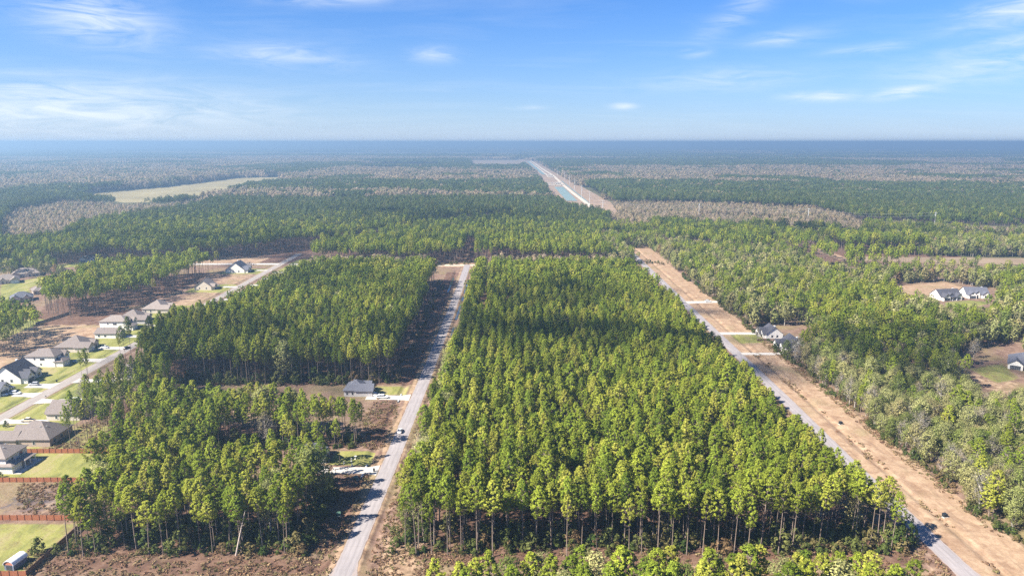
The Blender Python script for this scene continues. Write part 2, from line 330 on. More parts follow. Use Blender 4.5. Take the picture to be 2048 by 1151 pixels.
STAND_A = [(-320, 467), (-292, 485), (-276, 519), (-277, 557), (-280, 640), (-268, 640), (-291, 650), (-330, 625), (-362, 598), (-351, 512)]
STAND_B = [(-285, 377), (-292, 372), (-330, 385), (-336, 449), (-312, 441), (-300, 425), (-283, 405)]
def gnoise(x, y):
    return 0.07 * np.sin(x * 0.21 + 1.3 * np.sin(y * 0.13)) * np.sin(y * 0.17 + 0.7) + 0.04 * np.sin(x * 0.53 + y * 0.31)
def height(x, y):
    z = gnoise(x, y)
    def ditch(T, off, hw, dep, y0=0, y1=9999):
        d = np.abs(x - cline(T, y) - off) / hw
        return np.where((y > y0) & (y < y1), -dep * np.clip(1.0 - d, 0, 1) ** 0.7, 0)
    near = np.minimum(np.minimum(np.abs(x - cline(CR, y)), np.abs(x - cline(RR, y))), np.abs(x - cline(LR, y)))
    z = z * np.clip((near - 4) / 4, 0, 1) - 0.0
    z = z + ditch(CR, -8.6, 1.9, 0.8, 178, 660) + ditch(CR, 5.4, 1.6, 0.75, 182, 660) + ditch(RR, 10.6, 1.7, 0.6, 165) + ditch(LR, -6.3, 1.4, 0.45, 200) + ditch(LR, 6.3, 1.4, 0.45, 200)
    return z
def build_ground():
    xs = set(np.arange(-480, 481, 4.0).tolist()); xs |= set(np.arange(-262, -130, 2.0).tolist())
    for lo, hi in ((-245, -214), (-62, -30), (116, 162)): xs |= set(np.arange(lo, hi, 0.8).round(2).tolist())
    xs = np.array(sorted(xs)); ys = np.array(sorted(set(np.arange(100, 480, 2.0).tolist()) | set(np.arange(480, 961, 4.0).tolist())))
    X, Y = np.meshgrid(xs, ys); nx, ny = len(xs), len(ys); x = X.ravel(); y = Y.ravel()
    border = (x == xs[0]) | (x == xs[-1]) | (y == ys[0]) | (y == ys[-1])
    z = np.where(border, 0.0, height(x, y))
    co = np.stack([x, y, z], 1).astype(np.float32)
    idx = np.arange(nx * ny).reshape(ny, nx)
    q = np.stack([idx[:-1, :-1], idx[:-1, 1:], idx[1:, 1:], idx[1:, :-1]], -1).reshape(-1, 4)
    me = bpy.data.meshes.new('ground'); me.vertices.add(len(co)); me.vertices.foreach_set('co', co.ravel())
    me.loops.add(q.size); me.loops.foreach_set('vertex_index', q.ravel().astype(np.int32))
    me.polygons.add(len(q)); me.polygons.foreach_set('loop_start', np.arange(0, q.size, 4, dtype=np.int32))
    me.update(); me.polygons.foreach_set('use_smooth', np.ones(len(q), bool))
    cov = np.zeros((len(x), 4), np.float32)
    def put(ch, poly, w=2.0, k=1.0): cov[:, ch] = np.maximum(cov[:, ch], soft(x, y, poly, w) * k)
    def rect(a, b, c, d): return [(a, c), (b, c), (b, d), (a, d)]
    # pine straw under the stands
    for k in BLK: put(1, BLK[k], 4)
    put(1, STAND_A, 6); put(1, STAND_B, 4)
    put(1, [(-178, 258), (-150, 258), (-152, 300), (-180, 335), (-186, 300)], 3); put(1, rect(-345, -262, 452, 500), 6, .9)
    put(1, [(-62, 262), (-52, 262), (-52, 312), (-64, 312)], 3, 0.75); put(1, [(-134, 176), (-50, 176), (-50, 188), (-138, 188)], 3, 0.7)
    put(1, [(-62, 188), (-53, 188), (-53, 236), (-66, 236)], 2, 0.8); put(1, [(-60, 336), (-50, 336), (-50, 650), (-62, 650)], 2, 0.8)
    put(1, [(-36, 182), (120, 182), (120, 190), (-36, 190)], 2, 0.9)
    put(1, [(-480, 700), (480, 700), (480, 960), (-480, 960)], 12)
    # sand and bare dirt
    vy = np.arange(120, 900, 20.0)
    put(2, [(cline(RR, t) + 3.0, t) for t in vy] + [(cline(RR, t) + 25.6, t) for t in vy[::-1]], 1.5)
    put(2, [(cline(CR, t) + 3, t) for t in vy] + [(cline(CR, t) + 4.4, t) for t in vy[::-1]], 1.0, .8); put(2, [(cline(CR, t) - 5.4, t) for t in vy] + [(cline(CR, t) - 3, t) for t in vy[::-1]], 1.0, .75)
    put(2, rect(-70, -34, 676, 698), 3); put(2, rect(100, 165, 690, 810), 6, .9); put(2, [(-40, 165), (-22, 176), (-28, 200), (-40, 210)], 3, .6)
    put(2, rect(40, 128, 168, 184), 5, .5)
    put(2, PG([(1785, 572), (1890, 564), (1930, 575), (1860, 590), (1790, 588)]), 4)
    put(2, rect(-345, -258, 335, 400), 8, .72); put(0, rect(-262, -246, 300, 480), 3, .75); put(2, rect(-320, -262, 400, 456), 8, .85); put(2, rect(-345, -255, 690, 740), 6, .8); put(2, rect(-262, -236, 505, 560), 5, .6); put(2, rect(-262, -236, 590, 640), 5, .6)
    put(2, PG([(1490, 690), (1545, 688), (1560, 704), (1500, 706)]), 1.5)
    put(2, PG([(1700, 512), (2048, 518), (2048, 532), (1700, 522)]), 6); put(2, PG([(1525, 460), (1545, 466), (1700, 517), (1690, 524)]), 5)
    put(2, rect(-160, -140, 208, 232), 5, .55); put(2, PG([(1915, 745), (1985, 730), (2048, 760), (2048, 800), (1985, 795)]), 4, .55)
    # lawns
    for p in (rect(-223, -190, 236, 345), rect(-192, -156.5, 233.5, 256.5), rect(-247, -231, 300, 470), rect(-262, -240, 478, 512), rect(-268, -236, 558, 592), rect(-272, -236, 640, 668),
              rect(-223, -204, 430, 720), rect(-68, -51.5, 322, 334), rect(-69, -54, 246.5, 259), rect(139, 156, 412, 431), rect(-345, -318, 400, 470), rect(-166, -139, 178, 206)):
        put(0, p, 1.2, 0.62 if p[0] == (-166, 178) else 1.0)
    put(0, rect(-192, -165, 256, 290), 5, .55); put(0, PG([(1890, 604), (1940, 600), (1985, 605), (1940, 616), (1890, 614)]), 2); put(0, PG([(1930, 735), (2010, 722), (2048, 760), (1990, 770)]), 3, .6)
    put(0, PG([(0, 570), (70, 556), (130, 545), (60, 575), (60, 600), (0, 600)]), 4); put(0, PG([(100, 530), (180, 522), (190, 528), (110, 538)]), 4)
    put(3, rect(-176, -146, 209, 231), 5, .85); put(3, rect(-340, -270, 372, 396), 6, .3)
    la = me.color_attributes.new('cover', 'FLOAT_COLOR', 'POINT'); la.data.foreach_set('color', cov.ravel())
    me.materials.append(MAT['ground_soil'])
    o = bpy.data.objects.new('ground', me); COL.objects.link(o); tag(o, kind='structure')
    # the plain beyond, out to the horizon
    b = MB(); E = 52000.0; x0, x1, y0, y1 = xs[0], xs[-1], ys[0], ys[-1]
    P = [(-E, -E), (x0, -E), (x1, -E), (E, -E), (-E, y0), (x0, y0), (x1, y0), (E, y0), (-E, y1), (x0, y1), (x1, y1), (E, y1), (-E, E), (x0, E), (x1, E), (E, E)]
    b.add([(p[0], p[1], 0.0) for p in P], [(r * 4 + c, r * 4 + c + 1, r * 4 + c + 5, r * 4 + c + 4) for r in range(3) for c in range(3) if not (r == 1 and c == 1)])
    tag(b.obj('terrain', 'far_soil'), kind='structure')
build_ground()

def strip(name, T, width, y0, y1, mat, z=0.06, step=4.0, fl=None):
    b = MB(); ys = np.arange(y0, y1 + 0.01, step)
    vs = []
    for t in ys:
        c = float(cline(T, t)); wl = wr = width / 2
        jl = 0.10 * math.sin(t * 1.7) + 0.07 * math.sin(t * 0.63 + 1); jr = 0.10 * math.sin(t * 1.31 + 2) + 0.07 * math.sin(t * .71)
        if fl and t < fl[1]:
            k = (fl[1] - t) / (fl[1] - fl[0]); k = max(0.0, min(1.0, k)); a = fl[2] * (1 - math.sqrt(max(0, 1 - k * k))); wl += a; wr += a
        vs.append([(c - wl + jl, t, z - 0.2), (c - wl + jl, t, z - 0.015), (c, t, z + 0.05), (c + wr + jr, t, z - 0.015), (c + wr + jr, t, z - 0.2)])
    fs = []
    for i in range(len(vs) - 1):
        for j in range(4): fs.append((i * 5 + j, i * 5 + j + 1, i * 5 + j + 6, i * 5 + j + 5))
    b.add(sum(vs, []), fs); o = b.obj(name, mat)
    at = o.data.attributes.new('lane', 'FLOAT', 'POINT'); at.data.foreach_set('value', [p[0] - r_[2][0] for r_ in vs for p in r_])
    return tag(o, kind='structure')
strip('central_road', CR, 6.1, 166, 690, 'road_concrete', fl=(168.5, 186, 9), step=2)
strip('right_road', RR, 6.2, 166, 800, 'road_concrete', z=0.062, fl=(168.5, 182, 7), step=2)
strip('left_road', LR, 6.8, 168, 760, 'road_pale', z=0.064)
b = MB(); b.box(-300, 300, 161.5, 168.6, -0.15, 0.035); tag(b.obj('cross_road', 'road_concrete'), kind='structure')
b = MB(); b.prism([(-74, 683), (-40, 684), (0, 686), (0, 691.5), (-40, 690.5), (-76, 690)], -0.1, 0.03); tag(b.obj('dirt_track', 'limestone'), kind='structure')
b = MB(); b.prism([(-44, 169), (-42, 176), (-36, 170), (60, 171), (60, 168.9), (-44, 168.9)], -0.1, 0.02); tag(b.obj('road_shoulder', 'ground_soil'), kind='structure')

DRIVES = [[(-76, 239.8), (-54, 239.8), (-50, 238.2), (-50, 246.5), (-54, 244.8), (-68, 244.8), (-76, 248)], [(-70, 315.6), (-54, 315.6), (-49, 314.2), (-49, 322.6), (-54, 321), (-70, 321.5)],
          [(133.5, 518), (158, 521), (158, 527), (133.5, 526)], [(133.5, 430.5), (156, 430.5), (156, 436), (133.5, 436)], [(133, 387), (158, 387), (158, 391.5), (133, 391.5)]]
for y0, y1, x1 in ((319.5, 324.5, -247), (332, 338, -244), (374.5, 380, -246), (398, 403.5, -246), (424, 429, -246), (452, 457, -246), (484, 489, -245), (578, 583, -245), (656, 661, -245), (690, 698, -330)):
    DRIVES.append([(-230, y0 - 1.2), (-230, y1 + 1.2), (-234, y1), (x1, y1), (x1, y0), (-234, y0)])
for y0, y1, x1 in ((286.5, 291, -204), (311, 316, -203), (340, 345, -203), (506, 511, -203), (530, 534, -203), (556, 560, -203), (586, 590, -203), (615, 619, -203), (645, 650, -203), (690, 696, -200)):
    DRIVES.append([(-224.5, y0 - 1.2), (-224.5, y1 + 1.2), (-220, y1), (x1, y1), (x1, y0), (-220, y0)])
for k, poly in enumerate(DRIVES):
    b = MB(); b.prism(poly if sum((poly[i][0] * poly[(i + 1) % len(poly)][1] - poly[(i + 1) % len(poly)][0] * poly[i][1]) for i in range(len(poly))) > 0 else poly[::-1], -0.25, 0.085)
    tag(b.obj('driveway', 'drive_concrete'), kind='structure')
# standing water in the roadside ditches
for off, ya, yb in ((-8.6, 560, 626), (5.4, 556, 612), (5.4, 470, 520), (5.4, 528, 548), (6.0, 430, 452)):
    b = MB(); ys = np.arange(ya, yb, 4.0); v = []
    for t in ys:
        c = float(cline(CR, t)) + off; w = 0.75 + 0.25 * math.sin(t * 0.4); v += [(c - w, t, -0.34), (c + w, t, -0.34)]
    b.add(v, [(2 * i, 2 * i + 1, 2 * i + 3, 2 * i + 2) for i in range(len(ys) - 1)]); tag(b.obj('ditch_water', 'ditch_water'), kind='structure')
# ------------------------------------------------------------------ trees
def np_mesh(name, v, q, mats, mi=None):
    """mesh from arrays; q: list of (k-sided face array)"""
    me = bpy.data.meshes.new(name); me.vertices.add(len(v)); me.vertices.foreach_set('co', np.asarray(v, np.float32).ravel())
    tot = np.concatenate([np.full(len(f), f.shape[1], np.int32) for f in q]); lv = np.concatenate([f.ravel() for f in q]).astype(np.int32)
    st = np.concatenate([[0], np.cumsum(tot)[:-1]]).astype(np.int32)
    me.loops.add(len(lv)); me.loops.foreach_set('vertex_index', lv); me.polygons.add(len(tot)); me.polygons.foreach_set('loop_start', st)
    for m in mats: me.materials.append(MAT[m])
    if mi is not None: me.polygons.foreach_set('material_index', np.asarray(mi, np.int32))
    me.update(calc_edges=True); return me
def leaf_arrays(cen, rad, per, size, rs, flat=0.75, up=0.3, core=None):
    N = len(cen); n = N * per
    c = np.repeat(cen, per, 0); r = np.repeat(rad, per)
    d = rs.normal(size=(n, 3)); d[:, 2] += 0.25; d /= np.linalg.norm(d, axis=1)[:, None]
    p = c + d * (r * rs.uniform(0.45, 1.0, n))[:, None] * np.array([1, 1, flat])
    nr = d * 0.9 + rs.normal(size=(n, 3)) * 0.5; nr[:, 2] += up
    if core is not None:                                           # needles fan outwards from the crown as a whole
        o = p - np.array(core); o /= np.linalg.norm(o, axis=1)[:, None] + 1e-6; nr = nr * 0.62 + o * 0.95
    nr /= np.linalg.norm(nr, axis=1)[:, None]
    t1 = np.cross(nr, rs.normal(size=(n, 3))); t1 /= np.linalg.norm(t1, axis=1)[:, None] + 1e-9; t2 = np.cross(nr, t1)
    s = (size * rs.uniform(0.65, 1.35, n))[:, None]
    v = np.stack([p - t1 * s, p - t2 * s * 0.62, p + t1 * s, p + t2 * s * 0.62], 1).reshape(-1, 3)
    return v, np.arange(4 * n).reshape(-1, 4)
def pine_parts(seed, h, cb, rad, ncl, per, leaf, limbs=True, sparse=0.0):
    rs = np.random.RandomState(seed); b = MB()
    bend = rs.uniform(-0.5, 0.5, 2) * 1.6; skew = rs.uniform(0, 6.28); r0 = 0.20 * h / 22
    def ax(t): return Vector((bend[0] * t * t, bend[1] * t * t, h * t))
    ts = [0, 0.25, 0.5, 0.75, 0.97]
    for i in range(4): b.tube(ax(ts[i]), ax(ts[i + 1]), r0 * (1.08 - ts[i]), r0 * (1.08 - ts[i + 1]), 6 if limbs else 4, caps=(i == 3))
    cen = []; rr = []
    for i in range(ncl):
        t = (i + rs.uniform(0, 1)) / ncl; t = t ** 0.85
        z = cb + (1 - cb) * t * 0.97
        prof = (0.42 + 0.74 * math.sin(math.pi * min(1, 0.18 + 0.56 * t))) * (1 - 0.74 * max(0, t - 0.5) / 0.5) * 0.95
        if not limbs: prof = (0.5 + 0.7 * math.sin(math.pi * min(1, 0.2 + 0.6 * t))) * (1 - 0.5 * (max(0, t - 0.65) / 0.35) ** 2) * 0.9
        a = i * 2.39996 + rs.uniform(-.5, .5); q = (1 + 0.35 * math.cos(a - skew)) * rad * prof * math.sqrt(rs.uniform(0.12, 1.0))
        p = ax(z) + Vector((math.cos(a) * q, math.sin(a) * q, rs.uniform(-.3, .5)))
        cen.append(p); rr.append(rs.uniform(0.45, 0.85) * rad / 3.2 * (1.08 - 0.35 * t) * (1.0 if limbs else 1.3))
        if limbs and q > 0.8 and i % 3 == 0: b.tube(ax(max(cb * 0.95, z - 0.05)), p, 0.07, 0.03, 3, caps=False)
    if limbs:
        for i in range(5):
            t = rs.uniform(cb * 0.72, cb); a = rs.uniform(0, 6.28); L = rs.uniform(0.7, 2.2)
            b.tube(ax(t), ax(t) + Vector((math.cos(a) * L, math.sin(a) * L, 0.3)), 0.05, 0.015, 3, caps=False)
    lv, lq = leaf_arrays(np.array([tuple(c) for c in cen]), np.array(rr), per, leaf, rs, 0.72, core=(bend[0] * .5, bend[1] * .5, h * (cb + (1 - cb) * 0.34)))
    return b, lv, lq
def broad_parts(seed, h, cb, rad, ncl, per, leaf, limbs=True, bare=0.0):
    rs = np.random.RandomState(seed); b = MB(); r0 = 0.018 * h
    lean = rs.uniform(-.05, .05, 2) * h
    top = Vector((lean[0], lean[1], h * 0.72))
    b.tube((0, 0, 0), top * 0.5, r0, r0 * .7, 6 if limbs else 4, caps=False); b.tube(top * 0.5, top, r0 * .7, r0 * .2, 5 if limbs else 3)
    cen = []; rr = []
    for i in range(ncl):
        t = (i + rs.uniform(0, 1)) / ncl; z = h * (cb + (1 - cb) * t * 0.95)
        prof = math.sqrt(max(0.03, 1 - (2 * min(1, t * 0.95 + 0.06) - 0.95) ** 2))
        a = i * 2.39996 + rs.uniform(-.7, .7); q = rad * prof * math.sqrt(rs.uniform(0.1, 1.0))
        p = Vector((lean[0] * t + math.cos(a) * q, lean[1] * t + math.sin(a) * q, z))
        cen.append(p); rr.append(rs.uniform(0.65, 1.25) * rad / 2.9)
        if limbs and (i % 3 == 0 or bare):
            s = top * min(0.98, max(0.25, (z / h - 0.16) / 0.72))
            b.tube(s, p, 0.075 if not bare else 0.09, 0.02, 3, caps=False)
            if bare:
                for _ in range(4): b.tube(p * 0.75 + s * 0.25, p + Vector(rs.normal(0, 0.75, 3)) + Vector((0, 0, .5)), 0.035, 0.012, 3, caps=False)
    if bare: keep = rs.uniform(size=len(cen)) > bare
    else: keep = np.ones(len(cen), bool)
    lv, lq = leaf_arrays(np.array([tuple(c) for c in cen])[keep], np.array(rr)[keep], per, leaf, rs, 0.85, core=(lean[0] * .5, lean[1] * .5, h * (cb + (1 - cb) * .4)))
    return b, lv, lq
def split_mesh(nm, parts, mats):
    b, lv, lq = parts
    return b.mesh(nm + '_trunk', [mats[0]]), np_mesh(nm + '_crown', lv, [lq], [mats[1]])
def merged(nm, parts, mats, coll):
    b, lv, lq = parts; o = len(b.v); tris = np.array([f for f in b.f if len(f) == 3], int).reshape(-1, 3); quads = np.array([f for f in b.f if len(f) == 4], int).reshape(-1, 4)
    oth = [f for f in b.f if len(f) > 4]
    for f in oth:
        for k in range(1, len(f) - 1): tris = np.vstack([tris, [f[0], f[k], f[k + 1]]])
    me = np_mesh(nm, np.vstack([np.array(b.v), lv]), [tris, quads, lq + o], mats, np.concatenate([np.zeros(len(tris) + len(quads)), np.ones(len(lq))]))
    ob = bpy.data.objects.new(nm, me); coll.objects.link(ob); return ob
def newcoll(n): return bpy.data.collections.new(n)     # holds leaf patterns only, never linked to the scene

PB = ('pine_bark', 'pine_needles'); OB = ('grey_bark', 'olive_leaves'); AB = ('grey_bark', 'autumn_leaves')
pine_spec = [(s, h, cb, rd, k) for s, h, cb, rd, k in ((1, 22.5, .58, 3.1, 66), (2, 24.0, .62, 3.3, 70), (3, 21.0, .56, 2.9, 56), (4, 23.0, .64, 3.4, 60), (5, 24.5, .60, 3.0, 70), (6, 20.5, .60, 3.2, 48), (7, 22.0, .54, 3.5, 76), (8, 23.5, .66, 2.8, 42),
             (9, 22.0, .68, 3.0, 38), (10, 24.0, .58, 2.8, 66), (11, 21.5, .63, 3.6, 54), (12, 23.0, .52, 3.2, 82), (13, 20.0, .64, 2.7, 38), (14, 25.0, .62, 3.2, 64))]
PINE_HI = [pine_parts(s, h, cb, rd, int(k * 1.75), 28, 0.20) for s, h, cb, rd, k in pine_spec]
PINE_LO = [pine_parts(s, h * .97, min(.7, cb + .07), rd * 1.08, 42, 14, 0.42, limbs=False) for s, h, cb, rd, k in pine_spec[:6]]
YPINE_HI = [pine_parts(20 + i, h, cb, rd, 120, 24, 0.20) for i, (h, cb, rd) in enumerate(((15.0, .22, 2.9), (13.5, .25, 2.6), (16.5, .3, 3.1)))]
BROAD_HI = [broad_parts(40 + i, h, cb, rd, 66, 34, 0.22) for i, (h, cb, rd) in enumerate(((12.5, .20, 3.2), (11.0, .16, 3.0), (14.0, .25, 3.5), (10.0, .12, 2.8), (13.0, .3, 3.0), (15.0, .3, 3.6)))]
BARE_HI = [broad_parts(60 + i, h, cb, rd, 44, 14, 0.25, bare=0.5) for i, (h, cb, rd) in enumerate(((12.0, .28, 3.2), (14.0, .32, 3.6), (10.5, .25, 2.8)))]
BROAD_LO = [broad_parts(40 + i, h, cb, rd, 36, 12, 0.50, limbs=False) for i, (h, cb, rd) in enumerate(((12.5, .20, 3.3), (11.0, .16, 3.1), (14.0, .25, 3.6), (10.0, .12, 3.0), (15.0, .3, 3.8)))]
SHRUB = [broad_parts(80 + i, h, .05, rd, 20, 18, 0.22, limbs=False) for i, (h, rd) in enumerate(((2.6, 1.5), (1.9, 1.3), (3.4, 1.6), (4.4, 1.5)))]

C_pine_hi, C_pine_lo, C_olive_hi, C_olive_lo, C_aut_lo, C_shrub, C_tuft, C_far = [newcoll('pattern_%d' % i) for i in range(8)]
for i, p in enumerate(PINE_HI): merged('pine_a%02d' % i, p, PB, C_pine_hi)
for i, p in enumerate(PINE_LO): merged('pine_b%02d' % i, p, PB, C_pine_lo)
for i, p in enumerate(BROAD_HI): merged('olive_a%02d' % i, p, OB, C_olive_hi)
for i, p in enumerate(BARE_HI): merged('olive_a%02d' % (i + len(BROAD_HI)), p, ('grey_bark', 'twig_leaves'), C_olive_hi)
for i, p in enumerate(PINE_HI[:3]): merged('olive_a%02d' % (i + 9), p, PB, C_olive_hi)
for i, p in enumerate(BROAD_LO): merged('olive_b%02d' % i, p, OB, C_olive_lo)
for i, p in enumerate(PINE_LO[:3]): merged('olive_b%02d' % (i + 5), p, PB, C_olive_lo)
for i, p in enumerate(BROAD_LO[:2]): merged('olive_b%02d' % (i + 8), p, ('grey_bark', 'twig_leaves'), C_olive_lo)
for i, p in enumerate(BROAD_LO): merged('autumn_b%02d' % i, p, AB, C_aut_lo)
for i, p in enumerate(SHRUB): merged('shrub_%02d' % i, p, ('grey_bark', 'shrub_leaves'), C_shrub)
for i in range(4):
    rs = np.random.RandomState(200 + i); k = 9
    lv, lq = leaf_arrays(rs.uniform(-0.7, 0.7, (k, 3)) * np.array([1, 1, 0]) + np.array([0, 0, 0.22]), rs.uniform(.2, .4, k), 5, 0.2, rs, 0.9)
    ob = bpy.data.objects.new('tuft_%02d' % i, np_mesh('tuft_%02d' % i, lv, [lq], ['dry_grass'])); C_tuft.objects.link(ob)
# far canopy: groves of 14 trees, then wide patches
def grove(seed, n, size, src, nm, mats, leafmul, keep):
    rs = np.random.RandomState(seed); V = []; Q = []; o = 0
    for i in range(n):
        b, lv, lq = src[rs.randint(len(src))]; a = rs.uniform(0, 6.28); s = rs.uniform(.85, 1.15)
        sel = lq[rs.uniform(size=len(lq)) < keep]; v = lv[sel.ravel()].reshape(-1, 4, 3)
        c = v.mean(1, keepdims=True); v = (c + (v - c) * leafmul).reshape(-1, 3)
        Rm = np.array([[math.cos(a), -math.sin(a), 0], [math.sin(a), math.cos(a), 0], [0, 0, 1]]); v = (v @ Rm.T) * s + np.array([rs.uniform(-.5, .5) * size, rs.uniform(-.5, .5) * size, 0])
        V.append(v); Q.append(np.arange(len(v)).reshape(-1, 4) + o); o += len(v)
    ob = bpy.data.objects.new(nm, np_mesh(nm, np.vstack(V), [np.vstack(Q)], [mats[1]])); C_far.objects.link(ob)
for i in range(3): grove(300 + i, 14, 20, PINE_LO, 'f%02d_pine_grove' % i, ('pine_bark', 'far_shaded_needles'), 1.7, 0.35)
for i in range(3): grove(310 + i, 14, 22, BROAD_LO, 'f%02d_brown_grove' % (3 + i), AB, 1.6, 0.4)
for i in range(2): grove(320 + i, 170, 110, PINE_LO, 'f%02d_pine_patch' % (6 + i), ('pine_bark', 'far_shaded_needles'), 4.5, 0.045)
for i in range(2): grove(330 + i, 150, 110, BROAD_LO, 'f%02d_brown_patch' % (8 + i), AB, 4.5, 0.045)

def gn_scatter(name, pts, pick, rot, scl, coll, label, cat=None, kind='stuff'):
    me = bpy.data.meshes.new(name); n = len(pts); me.vertices.add(n); me.vertices.foreach_set('co', np.asarray(pts, np.float32).ravel())
    a = me.attributes.new('pick', 'INT', 'POINT'); a.data.foreach_set('value', np.asarray(pick, np.int32))
    a = me.attributes.new('turn', 'FLOAT_VECTOR', 'POINT'); rv = np.zeros((n, 3), np.float32); rv[:, 2] = rot; rv[:, :2] = RS.normal(0, .022, (n, 2)); a.data.foreach_set('vector', rv.ravel())
    a = me.attributes.new('size', 'FLOAT_VECTOR', 'POINT'); a.data.foreach_set('vector', np.asarray(scl, np.float32).ravel())
    o = bpy.data.objects.new(name, me); COL.objects.link(o); tag(o, label, cat, kind=kind)
    ng = bpy.data.node_groups.new(name, 'GeometryNodeTree')
    ng.interface.new_socket('Geometry', in_out='INPUT', socket_type='NodeSocketGeometry'); ng.interface.new_socket('Geometry', in_out='OUTPUT', socket_type='NodeSocketGeometry')
    N = ng.nodes; L = ng.links; gi = N.new('NodeGroupInput'); go = N.new('NodeGroupOutput'); ip = N.new('GeometryNodeInstanceOnPoints'); ci = N.new('GeometryNodeCollectionInfo')
    ci.inputs['Collection'].default_value = coll; ci.inputs['Separate Children'].default_value = True; ci.inputs['Reset Children'].default_value = True
    def at(nm, ty):
        x = N.new('GeometryNodeInputNamedAttribute'); x.data_type = ty; x.inputs['Name'].default_value = nm; return x.outputs['Attribute']
    L.new(gi.outputs[0], ip.inputs['Points']); L.new(ci.outputs[0], ip.inputs['Instance']); ip.inputs['Pick Instance'].default_value = True
    L.new(at('pick', 'INT'), ip.inputs['Instance Index']); L.new(at('turn', 'FLOAT_VECTOR'), ip.inputs['Rotation']); L.new(at('size', 'FLOAT_VECTOR'), ip.inputs['Scale'])
    L.new(ip.outputs[0], go.inputs[0]); md = o.modifiers.new('scatter', 'NODES'); md.node_group = ng
    return o
RS = np.random.RandomState(11)
def grid(x0, x1, y0, y1, dx, dy, jit):
    X, Y = np.meshgrid(np.arange(x0, x1, dx), np.arange(y0, y1, dy)); n = X.size
    jx, jy = jit if isinstance(jit, tuple) else (jit, jit)
    return X.ravel() + RS.uniform(-jx, jx, n), Y.ravel() + RS.uniform(-jy, jy, n)
def vnoise(x, y, s, seed=0):
    """smooth value noise for stand boundaries"""
    r = np.random.RandomState(seed); T = r.uniform(size=(64, 64)); fx = x / s; fy = y / s; ix = np.floor(fx).astype(int); iy = np.floor(fy).astype(int); u = fx - ix; v = fy - iy
    u = u * u * (3 - 2 * u); v = v * v * (3 - 2 * v); g = lambda a, b: T[a % 64, b % 64]
    return g(ix, iy) * (1 - u) * (1 - v) + g(ix + 1, iy) * u * (1 - v) + g(ix, iy + 1) * (1 - u) * v + g(ix + 1, iy + 1) * u * v
def inview(x, y, m=1.06, add=25): return (np.abs(x) < 0.7315 * y * m * 1.02 + add)

# ---- pines of the planted blocks
px_, py_ = [], []
for k, dx, dy, jit in (('near_left', 4.6, 4.2, 1.4), ('mid_left', 4.6, 4.2, 1.3), ('back_left', 4.4, 3.7, (0.4, 0.8)), ('central', 4.45, 3.7, (0.45, 0.9))):
    P = BLK[k]; xs = [p[0] for p in P]; ys = [p[1] for p in P]
    x, y = grid(min(xs), max(xs), min(ys), max(ys), dx, dy, jit); m = inpoly(x + 3.2 * (vnoise(x, y, 7, 31) - .5), y + 4.5 * (vnoise(x, y, 8, 32) - .5), P)
    if k == 'central': m &= ~((x > -23) & (x < -16.5) & (y > 430)); m &= ~((vnoise(x, y, 17, 5) > 0.86))
    px_.append(x[m]); py_.append(y[m])
for P, dd in ((STAND_A, 4.7), (STAND_B, 5.0)):
    xs = [p[0] for p in P]; ys = [p[1] for p in P]; x, y = grid(min(xs), max(xs), min(ys), max(ys), dd, dd, 1.8); m = inpoly(x, y, P) & (RS.uniform(size=len(x)) < 0.85); px_.append(x[m]); py_.append(y[m])
# tall thinned pines on the red ground behind the brick house
x, y = grid(-182, -150, 259, 336, 5.2, 5.2, 1.9); m = inpoly(x, y, [(-176, 259), (-158, 259), (-156, 285), (-176, 318), (-190, 335), (-186, 300)]); px_.append(x[m]); py_.append(y[m])
# three tall pines by the left road and a few strays
stray = [(-214, 332), (-212.6, 334.5), (-211.5, 333), (-212, 364), (-211, 372), (-214.5, 373), (-127, 201), (-131, 190.5), (-134.5, 196), (-72, 240.5), (-76.5, 238), (-80, 241), (-74, 234.5), (-78, 246), (-83, 243), (-292, 480), (-300, 478), (-309, 476), (-65.5, 247.5), (-67.5, 233)]
px_.append(np.array([s[0] for s in stray])); py_.append(np.array([s[1] for s in stray]))
PXY = np.stack([np.concatenate(px_), np.concatenate(py_)], 1)
PXY = PXY[inview(PXY[:, 0], PXY[:, 1], 1.1, 40)]

# ---- open ground (no trees)
OPEN = [PG([(1468, 655), (1610, 650), (1640, 690), (1575, 716), (1475, 716)]), PG([(1785, 568), (1890, 563), (1930, 570), (2005, 586), (1990, 606), (1945, 618), (1880, 616), (1790, 590)]),
        PG([(1905, 752), (1925, 715), (1935, 700), (2048, 680), (2060, 800), (1985, 800)]), PG([(1700, 510), (2060, 515), (2060, 532), (1700, 523)]), PG([(1525, 456), (1548, 462), (1705, 515), (1690, 524)]),
        PG([(1400, 433), (1690, 447), (1870, 458), (1870, 463), (1690, 453), (1400, 440)]), PG([(1895, 448), (2060, 455), (2060, 468), (1900, 455)]),
        PG([(150, 390), (330, 374), (470, 356), (572, 354), (562, 363), (500, 370), (440, 388), (330, 404), (250, 406)]), PG([(1036, 316), (1060, 316), (1222, 405), (1240, 432), (1222, 450), (1150, 432), (1092, 402), (1082, 372)]),
        [(-50, 696), (-37, 696), (-37.5, 800), (-48, 800)], [(-80, 676), (10, 676), (10, 698), (-80, 698)],
        PG([(720, 330), (880, 330), (880, 337), (720, 337)]), PG([(940, 319), (1047, 319), (1047, 333), (940, 333)]), PG([(610, 305), (1050, 305), (1050, 312), (610, 312)]), PG([(1690, 0 + 452), (1700, 452), (1710, 456), (1690, 456)])]
gap = PG([(590, 496), (640, 480), (860, 440), (1030, 423)], 20)
OPEN.append(gap + [(x - 4, y + 72) for x, y in gap[::-1]])
